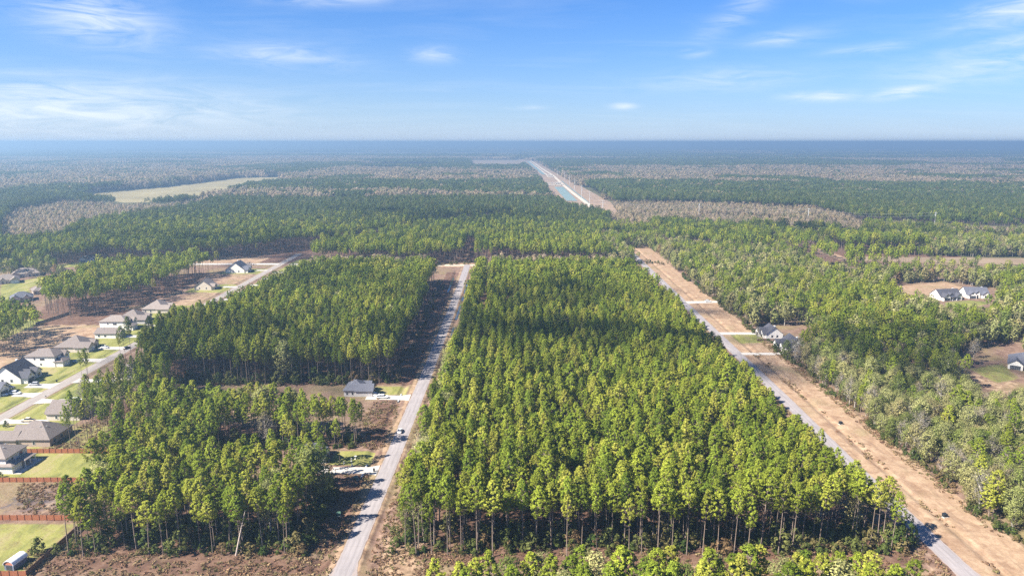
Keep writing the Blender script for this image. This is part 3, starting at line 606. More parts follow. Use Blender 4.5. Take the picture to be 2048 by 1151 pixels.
# clearings and how tall the growth round them is: nothing that tall stands on the near rim
VIEWS = [([(1468, 655), (1570, 650), (1572, 690), (1556, 716), (1475, 716)], (4, 8, 11)), ([(1785, 568), (1890, 563), (2000, 570), (1995, 600), (1945, 614), (1890, 612), (1840, 594), (1790, 586)], (4, 8, 12)),
         ([(1930, 752), (1945, 712), (2060, 690), (2060, 790), (1985, 785)], (4, 8, 11)), ([(1700, 515), (2060, 517), (2060, 526), (1700, 521)], (4, 8, 12, 16)), ([(1528, 459), (1546, 464), (1700, 517), (1690, 522)], (5, 10, 14, 18)),
         ([(150, 390), (330, 374), (470, 356), (572, 354), (562, 363), (500, 369), (440, 386), (330, 402), (250, 404)], (8, 14)), ([(1895, 449), (2060, 457), (2060, 467), (1900, 456)], (8, 16)), ([(720, 331), (880, 332), (880, 336), (720, 336)], (16,)), ([(940, 321), (1045, 321), (1045, 331), (940, 331)], (16,)),
         ([(1105, 372), (1130, 374), (1165, 405), (1135, 406)], (10, 20)), ([(1430, 439.5), (1690, 449), (1860, 458), (1860, 461), (1690, 452), (1430, 442)], (10, 16, 20))]
LEFT_OPEN = [(-620, 560), (-500, 655), (-434, 690), (-425, 716), (-368, 700), (-303, 716), (-252, 775), (-236, 800), (-216, 800), (-200, 690), (-176, 610), (-178, 560), (-186, 470), (-205, 430), (-190, 340), (-150, 256), (-134, 186), (-137, 60), (-620, 60)]
YARD_TREES = PG([(0, 565), (40, 556), (130, 553), (128, 545), (90, 528), (0, 530)])

def kinds(x, y):
    k = np.ones(len(x), int)                                       # 1 pine, 2 mixed olive wood, 3 leafless brown wood
    nz = vnoise(x, y, 90, 2); x0_, y0_ = x, y; amp = np.clip((y - 900) / 1500, 0, 1.6)
    x = x + amp * 130 * (vnoise(x0_, y0_, 55, 51) - .5) + amp * 260 * (vnoise(x0_, y0_, 190, 53) - .5); y = y + amp * 120 * (vnoise(x0_, y0_, 60, 52) - .5) + amp * 220 * (vnoise(x0_, y0_, 210, 54) - .5)
    k[(x > 100) & (y < 1000) & ~((y > 860) & (nz > 0.5))] = 2
    k[inpoly(x, y, PG([(1545, 450), (1850, 468), (1870, 500), (1830, 510), (1700, 512), (1560, 466)], 20))] = 1
    k[inpoly(x, y, PG([(1300, 440), (1540, 455), (1540, 485), (1330, 470)], 15))] = 1
    k[(y > 604) & (y < 680) & (x > -200) & (x < 110)] = 3; k[(y > 598) & (y < 690) & (x > -80) & (x < -27)] = 0
    k[inpoly(x, y, YARD_TREES)] = 2
    for P in ([(0, 432), (60, 412), (140, 396), (330, 402), (445, 390), (380, 412), (240, 432), (170, 442), (110, 472), (0, 480)], [(1212, 396), (1400, 396), (1620, 405), (1725, 430), (1725, 450), (1500, 442), (1235, 440)],
              [(360, 380), (1102, 386), (1110, 394), (370, 396)], [(1120, 334), (1300, 334), (2100, 330), (2100, 372), (1170, 362)], [(600, 336), (1050, 336), (1075, 362), (500, 362)], [(-60, 320), (560, 322), (520, 352), (-60, 385)], [(1350, 300), (1600, 302), (1600, 309), (1350, 307)]):
        k[inpoly(x, y, PG(P, 16))] = 3
    x, y = x0_, y0_; far = y > 1300; rnd = np.random.RandomState(77).uniform(size=len(x))
    k[far & (k == 3) & (rnd < .03)] = 1; k[far & (k == 1) & (rnd > .90)] = 3
    k[far & (k == 3) & (vnoise(x, y, 160, 8) > 0.80)] = 1
    k[far & (k == 1) & (vnoise(x * 0.35, y, 420, 9) > 0.62) & (y > 3400)] = 3
    for P in OPEN: k[inpoly(x, y, P)] = 0
    for P, hs in VIEWS:
        for h in hs: k[inpoly(x, y, PG(P, h))] = 0
    return k
# ---- the mixed wood right of the right-hand road, and everything from 600 m to 1400 m
x1, y1 = grid(154, 640, 150, 700, 4.4, 4.4, 1.7); m = inview(x1, y1) & (x1 > cline(RR, y1) + 26.0 + 2.0 * np.sin(y1 * 0.11))
x1, y1 = x1[m], y1[m]
x2, y2 = grid(-1150, 1150, 604, 1400, 5.3, 4.5, (0.45, 0.9)); m = inview(x2, y2) & ~inpoly(x2, y2, LEFT_OPEN) & ~((np.abs(x2 - cline(RR, y2) - 11) < 16) & (y2 < 800)) & ~((x2 > cline(RR, y2)) & (y2 < 700)) & ~((x2 > 105) & (x2 < 140) & (y2 < 690))
x2, y2 = x2[m], y2[m]
x3, y3 = grid(-520, -405, 590, 690, 8, 8, 3); m = inpoly(x3, y3, YARD_TREES); x3, y3 = x3[m], y3[m]
X = np.concatenate([x1, x2, x3]); Y = np.concatenate([y1, y2, y3]); K = kinds(X, Y)
PXY = np.vstack([PXY, np.stack([X[K == 1], Y[K == 1]], 1)])
OXY = np.stack([X[K == 2], Y[K == 2]], 1); AXY = np.stack([X[K == 3], Y[K == 3]], 1)
# thin the soft young stands along the wood edge
FG = [(-20, 157, 0, 13.5), (-14, 160, 1, 12), (-9, 155.5, 0, 15.5), (-2, 158, 2, 14), (4, 160.5, 0, 13.2), (9.5, 156, 1, 15.5), (15, 159.5, 0, 14.5), (21, 157, 2, 15.2), (27, 160, 0, 15.8), (33, 157.5, 1, 14.5), (38, 160.5, 0, 15.2),
      (44, 157, 2, 13.5), (50, 159.5, 0, 15.6), (56, 158, 1, 15), (62, 160, 0, 16.2), (68, 157, 2, 14.5), (73, 160, 0, 14.2), (79, 157.5, 1, 15.6), (85, 160.5, 0, 13.8), (91, 159, 0, 15.0), (97, 156, 2, 12.6), (103, 160, 0, 12.5),
      (-12, 153, 0, 15), (-5, 162, 1, 13), (7, 163, 2, 12), (18, 162.5, 0, 13.5), (30, 163, 1, 13), (41, 162.5, 0, 14), (53, 163, 2, 12), (65, 162.5, 0, 14), (76, 163, 1, 13.5), (88, 162.5, 0, 13), (58, 154.5, 0, 16), (82, 154, 2, 15), (18, 154, 1, 15.5), (94, 154, 0, 14.5), (40, 154.5, 1, 15), (72, 154, 0, 16), (0, 152, 1, 15), (24, 151.5, 0, 16.5), (47, 152, 1, 16), (66, 151, 0, 17), (88, 152, 1, 15.5), (12, 150, 2, 15.5), (36, 151, 0, 16.8)]

def place_tree(name, meshes, x, y, rz, sx, sz, label, cat, group, tilt=(0, 0)):
    if tilt == (0, 0): tilt = (0.03 * math.sin(x * 7.3 + y), 0.03 * math.sin(y * 5.1 - x))
    e = empty(name, (x, y, float(height(np.array([x]), np.array([y]))[0]) - 0.1)); e.rotation_euler = (tilt[0], tilt[1], rz); e.scale = (sx, sx, sz); tag(e, label, cat, group)
    add_part('trunk', meshes[0], e); add_part('crown', meshes[1], e); return e
M_pine = [split_mesh('pine', p, PB) for p in PINE_HI]; M_young = [split_mesh('young_pine', p, PB) for p in YPINE_HI]
M_broad = [split_mesh('broadleaf', p, OB) for p in BROAD_HI]; M_bare = [split_mesh('bare_tree', p, ('grey_bark', 'twig_leaves')) for p in BARE_HI]

# nearest 270 planted pines stand as single trees
d = np.hypot(PXY[:, 0], PXY[:, 1]); n = len(PXY)
pk = RS.randint(0, 14, n); prot = RS.uniform(0, 6.28, n); psz = RS.uniform(0.82, 1.10, n); psz[RS.uniform(size=n) < .06] *= .8; psx = psz * RS.uniform(0.66, 0.94, n)
lowp = (PXY[:, 0] < -50) & (PXY[:, 0] > -170) & (PXY[:, 1] < 300); psz[lowp] *= 0.87
redge = (PXY[:, 0] > 101) & (PXY[:, 0] < 120) & (PXY[:, 1] > 204) & (PXY[:, 1] < 610); psz[redge] *= np.where(PXY[redge, 1] < 345, 0.83, 0.95)
front = (PXY[:, 1] < 192.5) & (PXY[:, 0] > -140) & (PXY[:, 0] < 122); psx[front] *= 1.12
strays = np.zeros(n, bool)
for sx_, sy_ in stray: strays |= (np.abs(PXY[:, 0] - sx_) < .01) & (np.abs(PXY[:, 1] - sy_) < .01)
redg = inpoly(PXY[:, 0], PXY[:, 1], [(-184, 258.5), (-157, 258.5), (-156, 285), (-176, 318), (-192, 337), (-188, 300)])
psx[redg | strays] *= 0.8
score = d.copy(); score[strays] -= 500; score[redg] -= 300; score[~inview(PXY[:, 0], PXY[:, 1], 1.0, 2)] += 1e5
solo = np.argsort(score)[:272]; is_solo = np.zeros(n, bool); is_solo[solo] = True
groups = {}
for i in solo:
    x, y = PXY[i]
    if strays[i]: key = 'stray'
    elif redg[i]: key = 'red'
    else: key = ('central' if x > -40 else 'left', 0 if front[i] else max(1, int(round((y - 189) / 3.7))))
    groups.setdefault(key, []).append(i)
stray_lab = {(-214, 332): 'leftmost of the three tall thin pines beside the left road', (-212.6, 334.5): 'middle one of the three tall thin pines beside the left road', (-211.5, 333): 'rightmost of the three tall thin pines beside the left road',
             (-212, 364): 'lone thin pine left of the forest edge beside the left road', (-211, 372): 'thin pine at the forest edge across from the two-storey white house', (-214.5, 373): 'thin pine closest to the left road near the parked dark car',
             (-127, 201): 'tall pine with dark trunk rising above the left end of the left block', (-131, 190.5): 'slim pale-trunked pine at the left front corner of the left block', (-134.5, 196): 'slim pine right beside the dark side fence',
             (-72, 240.5): 'pine hiding the house wall at the near white driveway', (-76.5, 238): 'second pine hiding the house at the near white driveway', (-80, 241): 'third pine hiding the house at the near white driveway', (-74, 234.5): 'pine just below the hidden house', (-70.5, 231.5): 'pine below the inner end of the near white driveway', (-78, 246): 'pine touching the hidden house roof', (-83, 243): 'pine left of the hidden house',
             (-292, 480): 'rightmost of three thin pines at the corner of the far left stand', (-300, 478): 'middle of three thin pines at the corner of the far left stand', (-309, 476): 'leftmost of three thin pines at the corner of the far left stand',
             (-65.5, 247.5): 'pine in front of the hidden house above the white driveway', (-62, 249): 'pine beside the lawn with white ornaments', (-66.8, 237): 'pine with long bare trunk crossing the white driveway', (-63, 235.5): 'rightmost bare trunked pine below the white driveway', (-67.5, 233): 'left bare trunked pine below the white driveway'}
for key, ids in groups.items():
    ids = sorted(ids, key=lambda i: PXY[i][0])
    for j, i in enumerate(ids):
        x, y = map(float, PXY[i]); grp = None
        if key == 'stray': lab = stray_lab[min(stray_lab, key=lambda s: abs(s[0] - x) + abs(s[1] - y))]; grp = 'single pines standing clear'
        elif key == 'red': lab = 'thin tall pine on red ground behind brick house, %s from left' % ordinal(j + 1); grp = 'open pines on red ground'
        else:
            row = ('front', 'second', 'third', 'fourth', 'fifth', 'sixth', 'seventh', 'eighth', 'ninth', 'tenth', 'eleventh', 'twelfth')[min(11, key[1])]
            lab = 'tall pine in the %s row of the %s block, %s from the left' % (row, key[0], ordinal(j + 1)); grp = '%s row of the %s pine block' % (row, key[0])
        place_tree('pine_tree', M_pine[pk[i]], x, y, prot[i], psx[i], psz[i], lab, 'pine tree', grp)
for key, T, idx in (('pine', FG, 0),):
    for j, (x, y, kd, h) in enumerate(sorted(T)):
        mm = M_young[j % 3] if kd < 2 else M_broad[j % 6]; hh = (15.0, 13.5, 16.5)[j % 3] if kd < 2 else (12.5, 11, 14, 10, 13, 15)[j % 6]
        row = 'front' if y < 154 else 'back'
        h += 3.8
        place_tree('young_pine_tree' if kd < 2 else 'broadleaf_tree', mm, x, y + 1.0, j * 1.3, h / hh * 1.05, h / hh,
                   ('bright green young pine' if kd < 2 else 'pale green leafy tree') + ' rising from the bottom edge, %s from the left' % ordinal(j + 1), 'pine tree' if kd < 2 else 'tree', 'treetops along the bottom edge')
rest = ~is_solo; Q = PXY[rest]; dd = np.hypot(Q[:, 0], Q[:, 1]); near = dd < 480
h_ = height(Q[:, 0], Q[:, 1]) * (np.hypot(Q[:, 0], Q[:, 1]) < 470)
pts = np.column_stack([Q[:, 0], Q[:, 1], h_ - 0.1]); sc3 = np.column_stack([psx[rest], psx[rest], psz[rest]]) if len(psx) == n else None
# a joint pattern set so that the forest is ONE object
C_pine = newcoll('pattern_pine'); 
for i, p in enumerate(PINE_LO): merged('pine_c%02d' % i, p, ('pine_bark', 'far_shaded_needles'), C_pine_lo)
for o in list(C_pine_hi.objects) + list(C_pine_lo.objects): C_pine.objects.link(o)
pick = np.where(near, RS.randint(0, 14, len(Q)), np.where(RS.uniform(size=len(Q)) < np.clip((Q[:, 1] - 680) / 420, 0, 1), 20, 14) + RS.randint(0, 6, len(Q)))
gn_scatter('pine_forest', pts, pick, RS.uniform(0, 6.28, len(Q)), sc3, C_pine, 'dense pine plantation filling the blocks between the roads')

# ---- mixed wood: nearest 230 as single trees
n = len(OXY); d = np.hypot(OXY[:, 0], OXY[:, 1]); edge = (OXY[:, 0] < cline(RR, OXY[:, 1]) + 31.5) & (OXY[:, 1] < 640)
score = d.copy(); score[edge] -= 60; score[~inview(OXY[:, 0], OXY[:, 1], 1.0, 2)] += 1e5
solo = np.argsort(score)[:235]; is_solo = np.zeros(n, bool); is_solo[solo] = True
ids = sorted(solo, key=lambda i: OXY[i][1]); cnt = {}
for i in ids:
    x, y = map(float, OXY[i]); r = RS.uniform(); s = RS.uniform(.75, 1.15)
    dep = max(0, int((x - float(cline(RR, y)) - 25.5) / 4.6)); cnt[dep] = cnt.get(dep, 0) + 1
    lab = ', %s, %s from the bottom' % ('at the wood edge facing the sandy verge' if dep == 0 else '%s tree in from the sandy verge' % ordinal(dep + 1), ordinal(cnt[dep]))
    grp = 'wood edge along the sandy verge' if dep == 0 else 'trees of the right-hand wood'
    if r < 0.70: place_tree('broadleaf_tree', M_broad[RS.randint(6)], x, y, RS.uniform(0, 6), s, s, 'olive green broadleaf tree' + lab, 'tree', grp)
    elif r < 0.88: place_tree('bare_tree', M_bare[RS.randint(3)], x, y, RS.uniform(0, 6), s, s, 'half bare grey tree' + lab, 'tree', grp)
    else: place_tree('young_pine_tree', M_young[RS.randint(3)], x, y, RS.uniform(0, 6), s * .95, s * .95, 'dark green young pine' + lab, 'pine tree', grp)
C_olive = newcoll('pattern_olive')
for o in list(C_olive_hi.objects) + list(C_olive_lo.objects): C_olive.objects.link(o)
Q = OXY[~is_solo]
ey = RS.uniform(192, 590, 130); ex = cline(np.array([(189, -32), (330, -31), (480, -29.5), (600, -28.5)]), ey) + RS.uniform(-1, 5, 130); iy = RS.uniform(195, 600, 120); ix = RS.uniform(-28, 110, 120)
ly = RS.uniform(190, 600, 130); lx = RS.uniform(-180, -62, 130); lm = np.zeros(130, bool)
for k in ('near_left', 'mid_left', 'back_left'): lm |= inpoly(lx, ly, BLK[k])
extra = np.column_stack([np.concatenate([ex, ix, lx[lm]]), np.concatenate([ey, iy, ly[lm]])]); n_ex = len(extra); Q = np.vstack([Q, extra]); dd = np.hypot(Q[:, 0], Q[:, 1]); near = dd < 420
w_hi = RS.choice(12, len(Q), p=np.array([.115] * 6 + [.055] * 3 + [.0483] * 3) / .9999); w_lo = 12 + RS.choice(10, len(Q), p=np.array([.125] * 5 + [.085] * 3 + [.06] * 2) / 1.0)
nz = vnoise(Q[:, 0], Q[:, 1], 40, 4); w_lo = np.where((nz > 0.62) & (RS.uniform(size=len(Q)) < .6), 12 + 5 + RS.randint(0, 3, len(Q)), w_lo); w_hi = np.where((nz > 0.66) & (RS.uniform(size=len(Q)) < .4), 9 + RS.randint(0, 3, len(Q)), w_hi)
pick = np.where(near, w_hi, w_lo); s = RS.uniform(.72, 1.18, len(Q)); ispine = ((pick >= 9) & (pick < 12)) | ((pick >= 17) & (pick < 20)); s = np.where(ispine, s * .68, s); s[-n_ex:] = np.where(ispine[-n_ex:], s[-n_ex:] * 1.35, s[-n_ex:] * 1.38)
gn_scatter('mixed_woodland', np.column_stack([Q[:, 0], Q[:, 1], np.zeros(len(Q)) - .1]), pick, RS.uniform(0, 6.28, len(Q)), np.column_stack([s, s, s * RS.uniform(.9, 1.15, len(Q))]), C_olive, 'olive and tan mixed woodland, mostly right of the right-hand road')
s = RS.uniform(.6, 1.05, len(AXY))
gn_scatter('autumn_woodland', np.column_stack([AXY[:, 0], AXY[:, 1], np.zeros(len(AXY)) - .1]), RS.randint(0, 5, len(AXY)), RS.uniform(0, 6.28, len(AXY)), np.column_stack([s, s, s]), C_aut_lo, 'tan and brown leafless trees in belts behind the pine blocks')
# ---- far groves and patches out to the horizon
fx, fy = grid(-3500, 3500, 1400, 4400, 17, 17, 5); m = inview(fx, fy); fx, fy = fx[m], fy[m]; k = kinds(fx, fy); m = k > 0; fx, fy, k = fx[m], fy[m], k[m]
pk1 = np.where(k == 1, RS.randint(0, 3, len(fx)), 3 + RS.randint(0, 3, len(fx))); s1 = np.where(k == 1, RS.uniform(.85, 1.05, len(fx)), RS.uniform(1.1, 1.6, len(fx)))
gx, gy = [], []; gs = []
for a, b_, st, sc_ in ((4400, 12000, 95, 1.0), (12000, 48000, 330, 3.6)):
    x, y = grid(-b_ * 0.82, b_ * 0.82, a, b_, st, st, st * .3); m = inview(x, y, 1.05, 200); gx.append(x[m]); gy.append(y[m]); gs.append(np.full(m.sum(), sc_))
gx = np.concatenate(gx); gy = np.concatenate(gy); gs = np.concatenate(gs); k = kinds(gx, gy); m = (k > 0) & ~((vnoise(gx * .3, gy, 700, 12) > .86) & (gy < 12000)); gx, gy, gs, k = gx[m], gy[m], gs[m], k[m]
pk2 = np.where(k == 1, 6 + RS.randint(0, 2, len(gx)), 8 + RS.randint(0, 2, len(gx)))
S1 = np.column_stack([s1, s1, s1]); S2 = np.column_stack([gs, gs, np.where(k == 3, 1.4, 1.0)])
gn_scatter('distant_forest', np.column_stack([np.concatenate([fx, gx]), np.concatenate([fy, gy]), np.zeros(len(fx) + len(gx))]), np.concatenate([pk1, pk2]), RS.uniform(0, 6.28, len(fx) + len(gx)), np.vstack([S1, S2]), C_far, 'distant forest fading into blue haze towards the horizon')
# ---- undergrowth along the stands, dry weeds on the open strips
ux, uy = [], []
def belt(x0, x1_, y0, y1_, st, keep):
    x, y = grid(x0, x1_, y0, y1_, st, st, st * .45); m = RS.uniform(size=len(x)) < keep; ux.append(x[m]); uy.append(y[m])
belt(-134, -60, 188, 205, 2.6, .5); belt(-36, 120, 188.5, 200, 2.6, .42); belt(-36, -24, 200, 430, 3.2, .25); belt(112, 124, 200, 600, 3.2, .5); belt(-70, -60, 190, 232, 2.8, .45); belt(-150, -62, 262, 272, 2.8, .5)
belt(-190, -58, 336, 346, 2.8, .5); belt(-62, -56, 346, 600, 3, .4); belt(-136, -130, 190, 230, 3.0, .45); belt(-100, 400, 690, 704, 3.4, .3); belt(-140, -60, 206, 230, 4, .3)
y = RS.uniform(160, 640, 300); ux.append(cline(RR, y) + 26 + RS.uniform(-1.4, 2.2, 300) + 2.0 * np.sin(y * 0.11)); uy.append(y)
n_small = sum(len(q) for q in ux)
belt(-134, -62, 189, 206, 3.4, .5); belt(-34, 119, 189.5, 206, 3.3, .55); belt(-150, -64, 263, 274, 3.5, .5); belt(-190, -63, 337, 350, 3.6, .5); belt(-66, -62, 200, 232, 3, .6)
ux = np.concatenate(ux); tall = np.arange(len(ux)) >= n_small; uy = np.concatenate(uy); m = inview(ux, uy); ux, uy, tall = ux[m], uy[m], tall[m]
s = RS.uniform(.5, 1.15, len(ux)); s = np.where(tall, RS.uniform(1.1, 2.1, len(ux)), s)
gn_scatter('undergrowth', np.column_stack([ux, uy, np.zeros(len(ux)) - .1]), RS.randint(0, 4, len(ux)), RS.uniform(0, 6.28, len(ux)), np.column_stack([s * 1.0, s * 1.0, s * .9]), C_shrub, 'low dark shrubs and saplings under the pine edges')
x, y = grid(-260, 175, 168, 420, 1.25, 1.25, .6); ok = inview(x, y, 1.0, 5)
bare = ((x > -158) & (x < -52) & (y < 190)) | ((x > -66) & (x < -52) & (y < 335) & ~((y > 238) & (y < 261)) & ~((y > 314))) | ((x > -41.5) & (x < -34) ) | ((x > -36) & (x < 122) & (y < 190)) | ((x > cline(RR, y) + 21.5) & (x < cline(RR, y) + 27.5)) | ((x > cline(RR, y) + 8.5) & (x < cline(RR, y) + 12.5) & (vnoise(x, y, 9, 44) > .5)) | ((x > cline(RR, y) - 13) & (x < cline(RR, y) - 4)) | ((x < -262) & (vnoise(x, y, 14, 3) > .55)) | ((x > -186) & (x < -152) & (y > 258) & (y < 330)) | ((x > -176) & (x < -140) & (y > 208) & (y < 232))
bare &= ~((np.abs(x - cline(CR, y)) < 4.2) | (np.abs(x - cline(RR, y)) < 4.2) | (y < 170)) & ok & (vnoise(x, y, 6, 21) * .6 + RS.uniform(size=len(x)) * .55 > .52)
x, y = x[bare], y[bare]; s = RS.uniform(.5, 1.3, len(x))
gn_scatter('dry_weeds', np.column_stack([x, y, height(x, y)]), RS.randint(0, 4, len(x)), RS.uniform(0, 6.28, len(x)), np.column_stack([s, s, s]), C_tuft, 'dry reddish weeds and grass tufts on the cleared strips')
# ------------------------------------------------------------------ houses
def gable_slabs(b, x0, x1, y0, y1, h, pitch, axis, ov=0.5, t=0.17, mi=0):
    if axis == 'y':
        xm = (x0 + x1) / 2; rise = (x1 - x0) / 2 * pitch
        for s, xe in ((-1, x0 - ov), (1, x1 + ov)):
            zr = h + rise + 0.03; ze = h - ov * pitch + 0.03; a, c = y0 - ov, y1 + ov
            v = [(xm, a, zr), (xe, a, ze), (xe, c, ze), (xm, c, zr)]; v += [(p[0], p[1], p[2] + t) for p in v]
            f = [(0, 1, 2, 3), (7, 6, 5, 4), (0, 4, 5, 1), (1, 5, 6, 2), (2, 6, 7, 3), (3, 7, 4, 0)]
            b.add(v, f if s > 0 else [q[::-1] for q in f], mi)
    else:
        ym = (y0 + y1) / 2; rise = (y1 - y0) / 2 * pitch
        for s, ye in ((-1, y0 - ov), (1, y1 + ov)):
            zr = h + rise + 0.03; ze = h - ov * pitch + 0.03; a, c = x0 - ov, x1 + ov
            v = [(a, ym, zr), (a, ye, ze), (c, ye, ze), (c, ym, zr)]; v += [(p[0], p[1], p[2] + t) for p in v]
            f = [(0, 1, 2, 3), (7, 6, 5, 4), (0, 4, 5, 1), (1, 5, 6, 2), (2, 6, 7, 3), (3, 7, 4, 0)]
            b.add(v, f[::-1] if s > 0 else [q[::-1] for q in f], mi)
def hip_roof(b, x0, x1, y0, y1, h, pitch, ov=0.5, mi=0):
    X0, X1, Y0, Y1 = x0 - ov, x1 + ov, y0 - ov, y1 + ov; w, d = X1 - X0, Y1 - Y0; r = min(w, d) / 2; z0, z1 = h - 0.06, h + 0.14; zt = z1 + r * pitch
    if w >= d: A, B = (X0 + r, (Y0 + Y1) / 2, zt), (X1 - r, (Y0 + Y1) / 2, zt)
    else: A, B = ((X0 + X1) / 2, Y0 + r, zt), ((X0 + X1) / 2, Y1 - r, zt)
    v = [(X0, Y0, z0), (X1, Y0, z0), (X1, Y1, z0), (X0, Y1, z0), (X0, Y0, z1), (X1, Y0, z1), (X1, Y1, z1), (X0, Y1, z1), A, B]
    f = [(0, 3, 2, 1), (0, 1, 5, 4), (1, 2, 6, 5), (2, 3, 7, 6), (3, 0, 4, 7)]
    f += [(4, 5, 9, 8), (5, 6, 9), (6, 7, 8, 9), (7, 4, 8)] if w >= d else [(4, 5, 8), (5, 6, 9, 8), (6, 7, 9), (7, 4, 8, 9)]
    b.add(v, f, mi)
def house(name, label, x, y, rz, wings, wall, roof, opens, chim=(), porch=(), group=None):
    root = empty(name, (x, y, 0.0), rz); tag(root, label, 'house', group)
    wb, rb = MB(), MB()
    for i, (x0, x1, y0, y1, h, rt, pt) in enumerate(wings):
        e = 0.006 * i; x0 += e; x1 -= e; y0 += e; y1 -= e; h = h - 0.004 * i
        if rt == 'hip': wb.box(x0, x1, y0, y1, -0.3, h); hip_roof(rb, x0, x1, y0, y1, h, pt)
        elif rt == 'gy':
            xm = (x0 + x1) / 2; z = h + (x1 - x0) / 2 * pt
            wb.add([(x0, y0, -.3), (x1, y0, -.3), (x1, y0, h), (xm, y0, z), (x0, y0, h), (x0, y1, -.3), (x1, y1, -.3), (x1, y1, h), (xm, y1, z), (x0, y1, h)],
                   [(0, 1, 2, 3, 4), (9, 8, 7, 6, 5), (1, 6, 7, 2), (0, 4, 9, 5), (2, 7, 8, 3), (4, 3, 8, 9)]); gable_slabs(rb, x0, x1, y0, y1, h, pt, 'y')
        else:
            ym = (y0 + y1) / 2; z = h + (y1 - y0) / 2 * pt
            wb.add([(x0, y0, -.3), (x0, y1, -.3), (x0, y1, h), (x0, ym, z), (x0, y0, h), (x1, y0, -.3), (x1, y1, -.3), (x1, y1, h), (x1, ym, z), (x1, y0, h)],
                   [(4, 3, 2, 1, 0), (5, 6, 7, 8, 9), (0, 5, 9, 4), (1, 2, 7, 6), (4, 9, 8, 3), (2, 3, 8, 7)]); gable_slabs(rb, x0, x1, y0, y1, h, pt, 'x')
    wb.obj('wall', wall, root); ro = rb.obj('roof', roof, root)
    for (px0, px1, py0, py1, ph) in porch:       # a covered porch: its posts and slab
        s = MB(); s.box(px0 - .2, px1 + .2, py0 - .3, py1 - .02, -.2, 0.14); s.obj('porch_slab', 'drive_concrete', root)
        rb2 = MB(); hip_roof(rb2, px0, px1, py0, py1 + .6, ph, 0.35, 0.3); rb2.obj('porch_roof', roof, root)
        nP = max(2, int((px1 - px0) / 2.4) + 1)
        for k in range(nP):
            p = MB(); xx = px0 + .1 + (px1 - px0 - .2) * k / (nP - 1); p.box(xx - .12, xx + .12, py0 - .02, py0 + .22, 0.1, ph - .03); p.obj('porch_post', 'trim_white', root)
    for (kd, w_, fc, s, z, ww, hh) in opens:
        x0, x1, y0, y1 = wings[w_][:4]
        if fc in 'fb': cx = x0 + (x1 - x0) * s; cy = y0 if fc == 'f' else y1; ux, nx_ = (1, 0), (0, -1 if fc == 'f' else 1)
        else: cy = y0 + (y1 - y0) * s; cx = x0 if fc == 'l' else x1; ux, nx_ = (0, 1), (-1 if fc == 'l' else 1, 0)
        def slab(nm, mat, par, w2, z0, z1, p0, p1, off=0.0):
            m = MB(); A = (cx + ux[0] * (off - w2) + nx_[0] * p0, cy + ux[1] * (off - w2) + nx_[1] * p0); B = (cx + ux[0] * (off + w2) + nx_[0] * p1, cy + ux[1] * (off + w2) + nx_[1] * p1)
            m.box(min(A[0], B[0]), max(A[0], B[0]), min(A[1], B[1]), max(A[1], B[1]), z0, z1); return m.obj(nm, mat, par)
        if kd == 'win':
            o = slab('window', 'trim_white', root, ww / 2 + .1, z - .1, z + hh + .1, -.05, .06)
            npn = 2 if ww > 1.3 else 1
            for q in range(npn): slab('pane', 'glass', o, ww / (2 * npn) - .03, z, z + hh, 0, .075, off=(q - (npn - 1) / 2) * ww / npn)
        elif kd == 'gar':
            o = slab('garage_door', 'trim_white', root, ww / 2 + .14, 0.0, hh + .14, -.05, .05); dk = 'garage_dark' if roof in ('roof_charcoal', 'roof_slate') else 'garage_white'
            for q in range(4): slab('panel', dk, o, ww / 2, 0.02 + q * hh / 4, (q + 1) * hh / 4 - .02, 0, .065)
        else:
            o = slab('door', 'door_dark', root, ww / 2, 0.0, hh, -.05, .07); slab('handle', 'rim', o, .05, 1.0, 1.12, .07, .12, off=ww / 2 - .15)
    w0 = wings[0]; zr_ = w0[4] + .14
    for q_, (fx_, fy_) in enumerate(((.38, .70), (.60, .76), (.68, .66))):
        vx, vy = w0[0] + (w0[1] - w0[0]) * fx_, w0[2] + (w0[3] - w0[2]) * fy_; dd_ = min(w0[3] - vy, vx - w0[0], w0[1] - vx) if w0[5] == 'hip' else ((w0[3] - vy) if w0[5] == 'gx' else min(vx - w0[0], w0[1] - vx)); zz_ = w0[4] + dd_ * w0[6]
        m = MB(); m.tube((vx, vy, zz_ - .3), (vx, vy, zz_ + .55 + .1 * q_), .13, .13, 6); m.tube((vx, vy, zz_ + .5 + .1 * q_), (vx, vy, zz_ + .66 + .1 * q_), .22, .22, 6); m.obj('roof_vent', 'galvanised', ro)
    for (qx, qy, qz) in chim:
        m = MB(); m.box(qx - .45, qx + .45, qy - .35, qy + .35, 2.5, qz); m.box(qx - .55, qx + .55, qy - .45, qy + .45, qz, qz + .15); m.obj('chimney', 'trim_white' if wall == 'white_siding' else wall, ro)
    return root
def W3(w, f, z=0.9, ww=1.5, hh=1.4, ss=(.2, .5, .8)): return [('win', w, f, s, z, ww, hh) for s in ss]
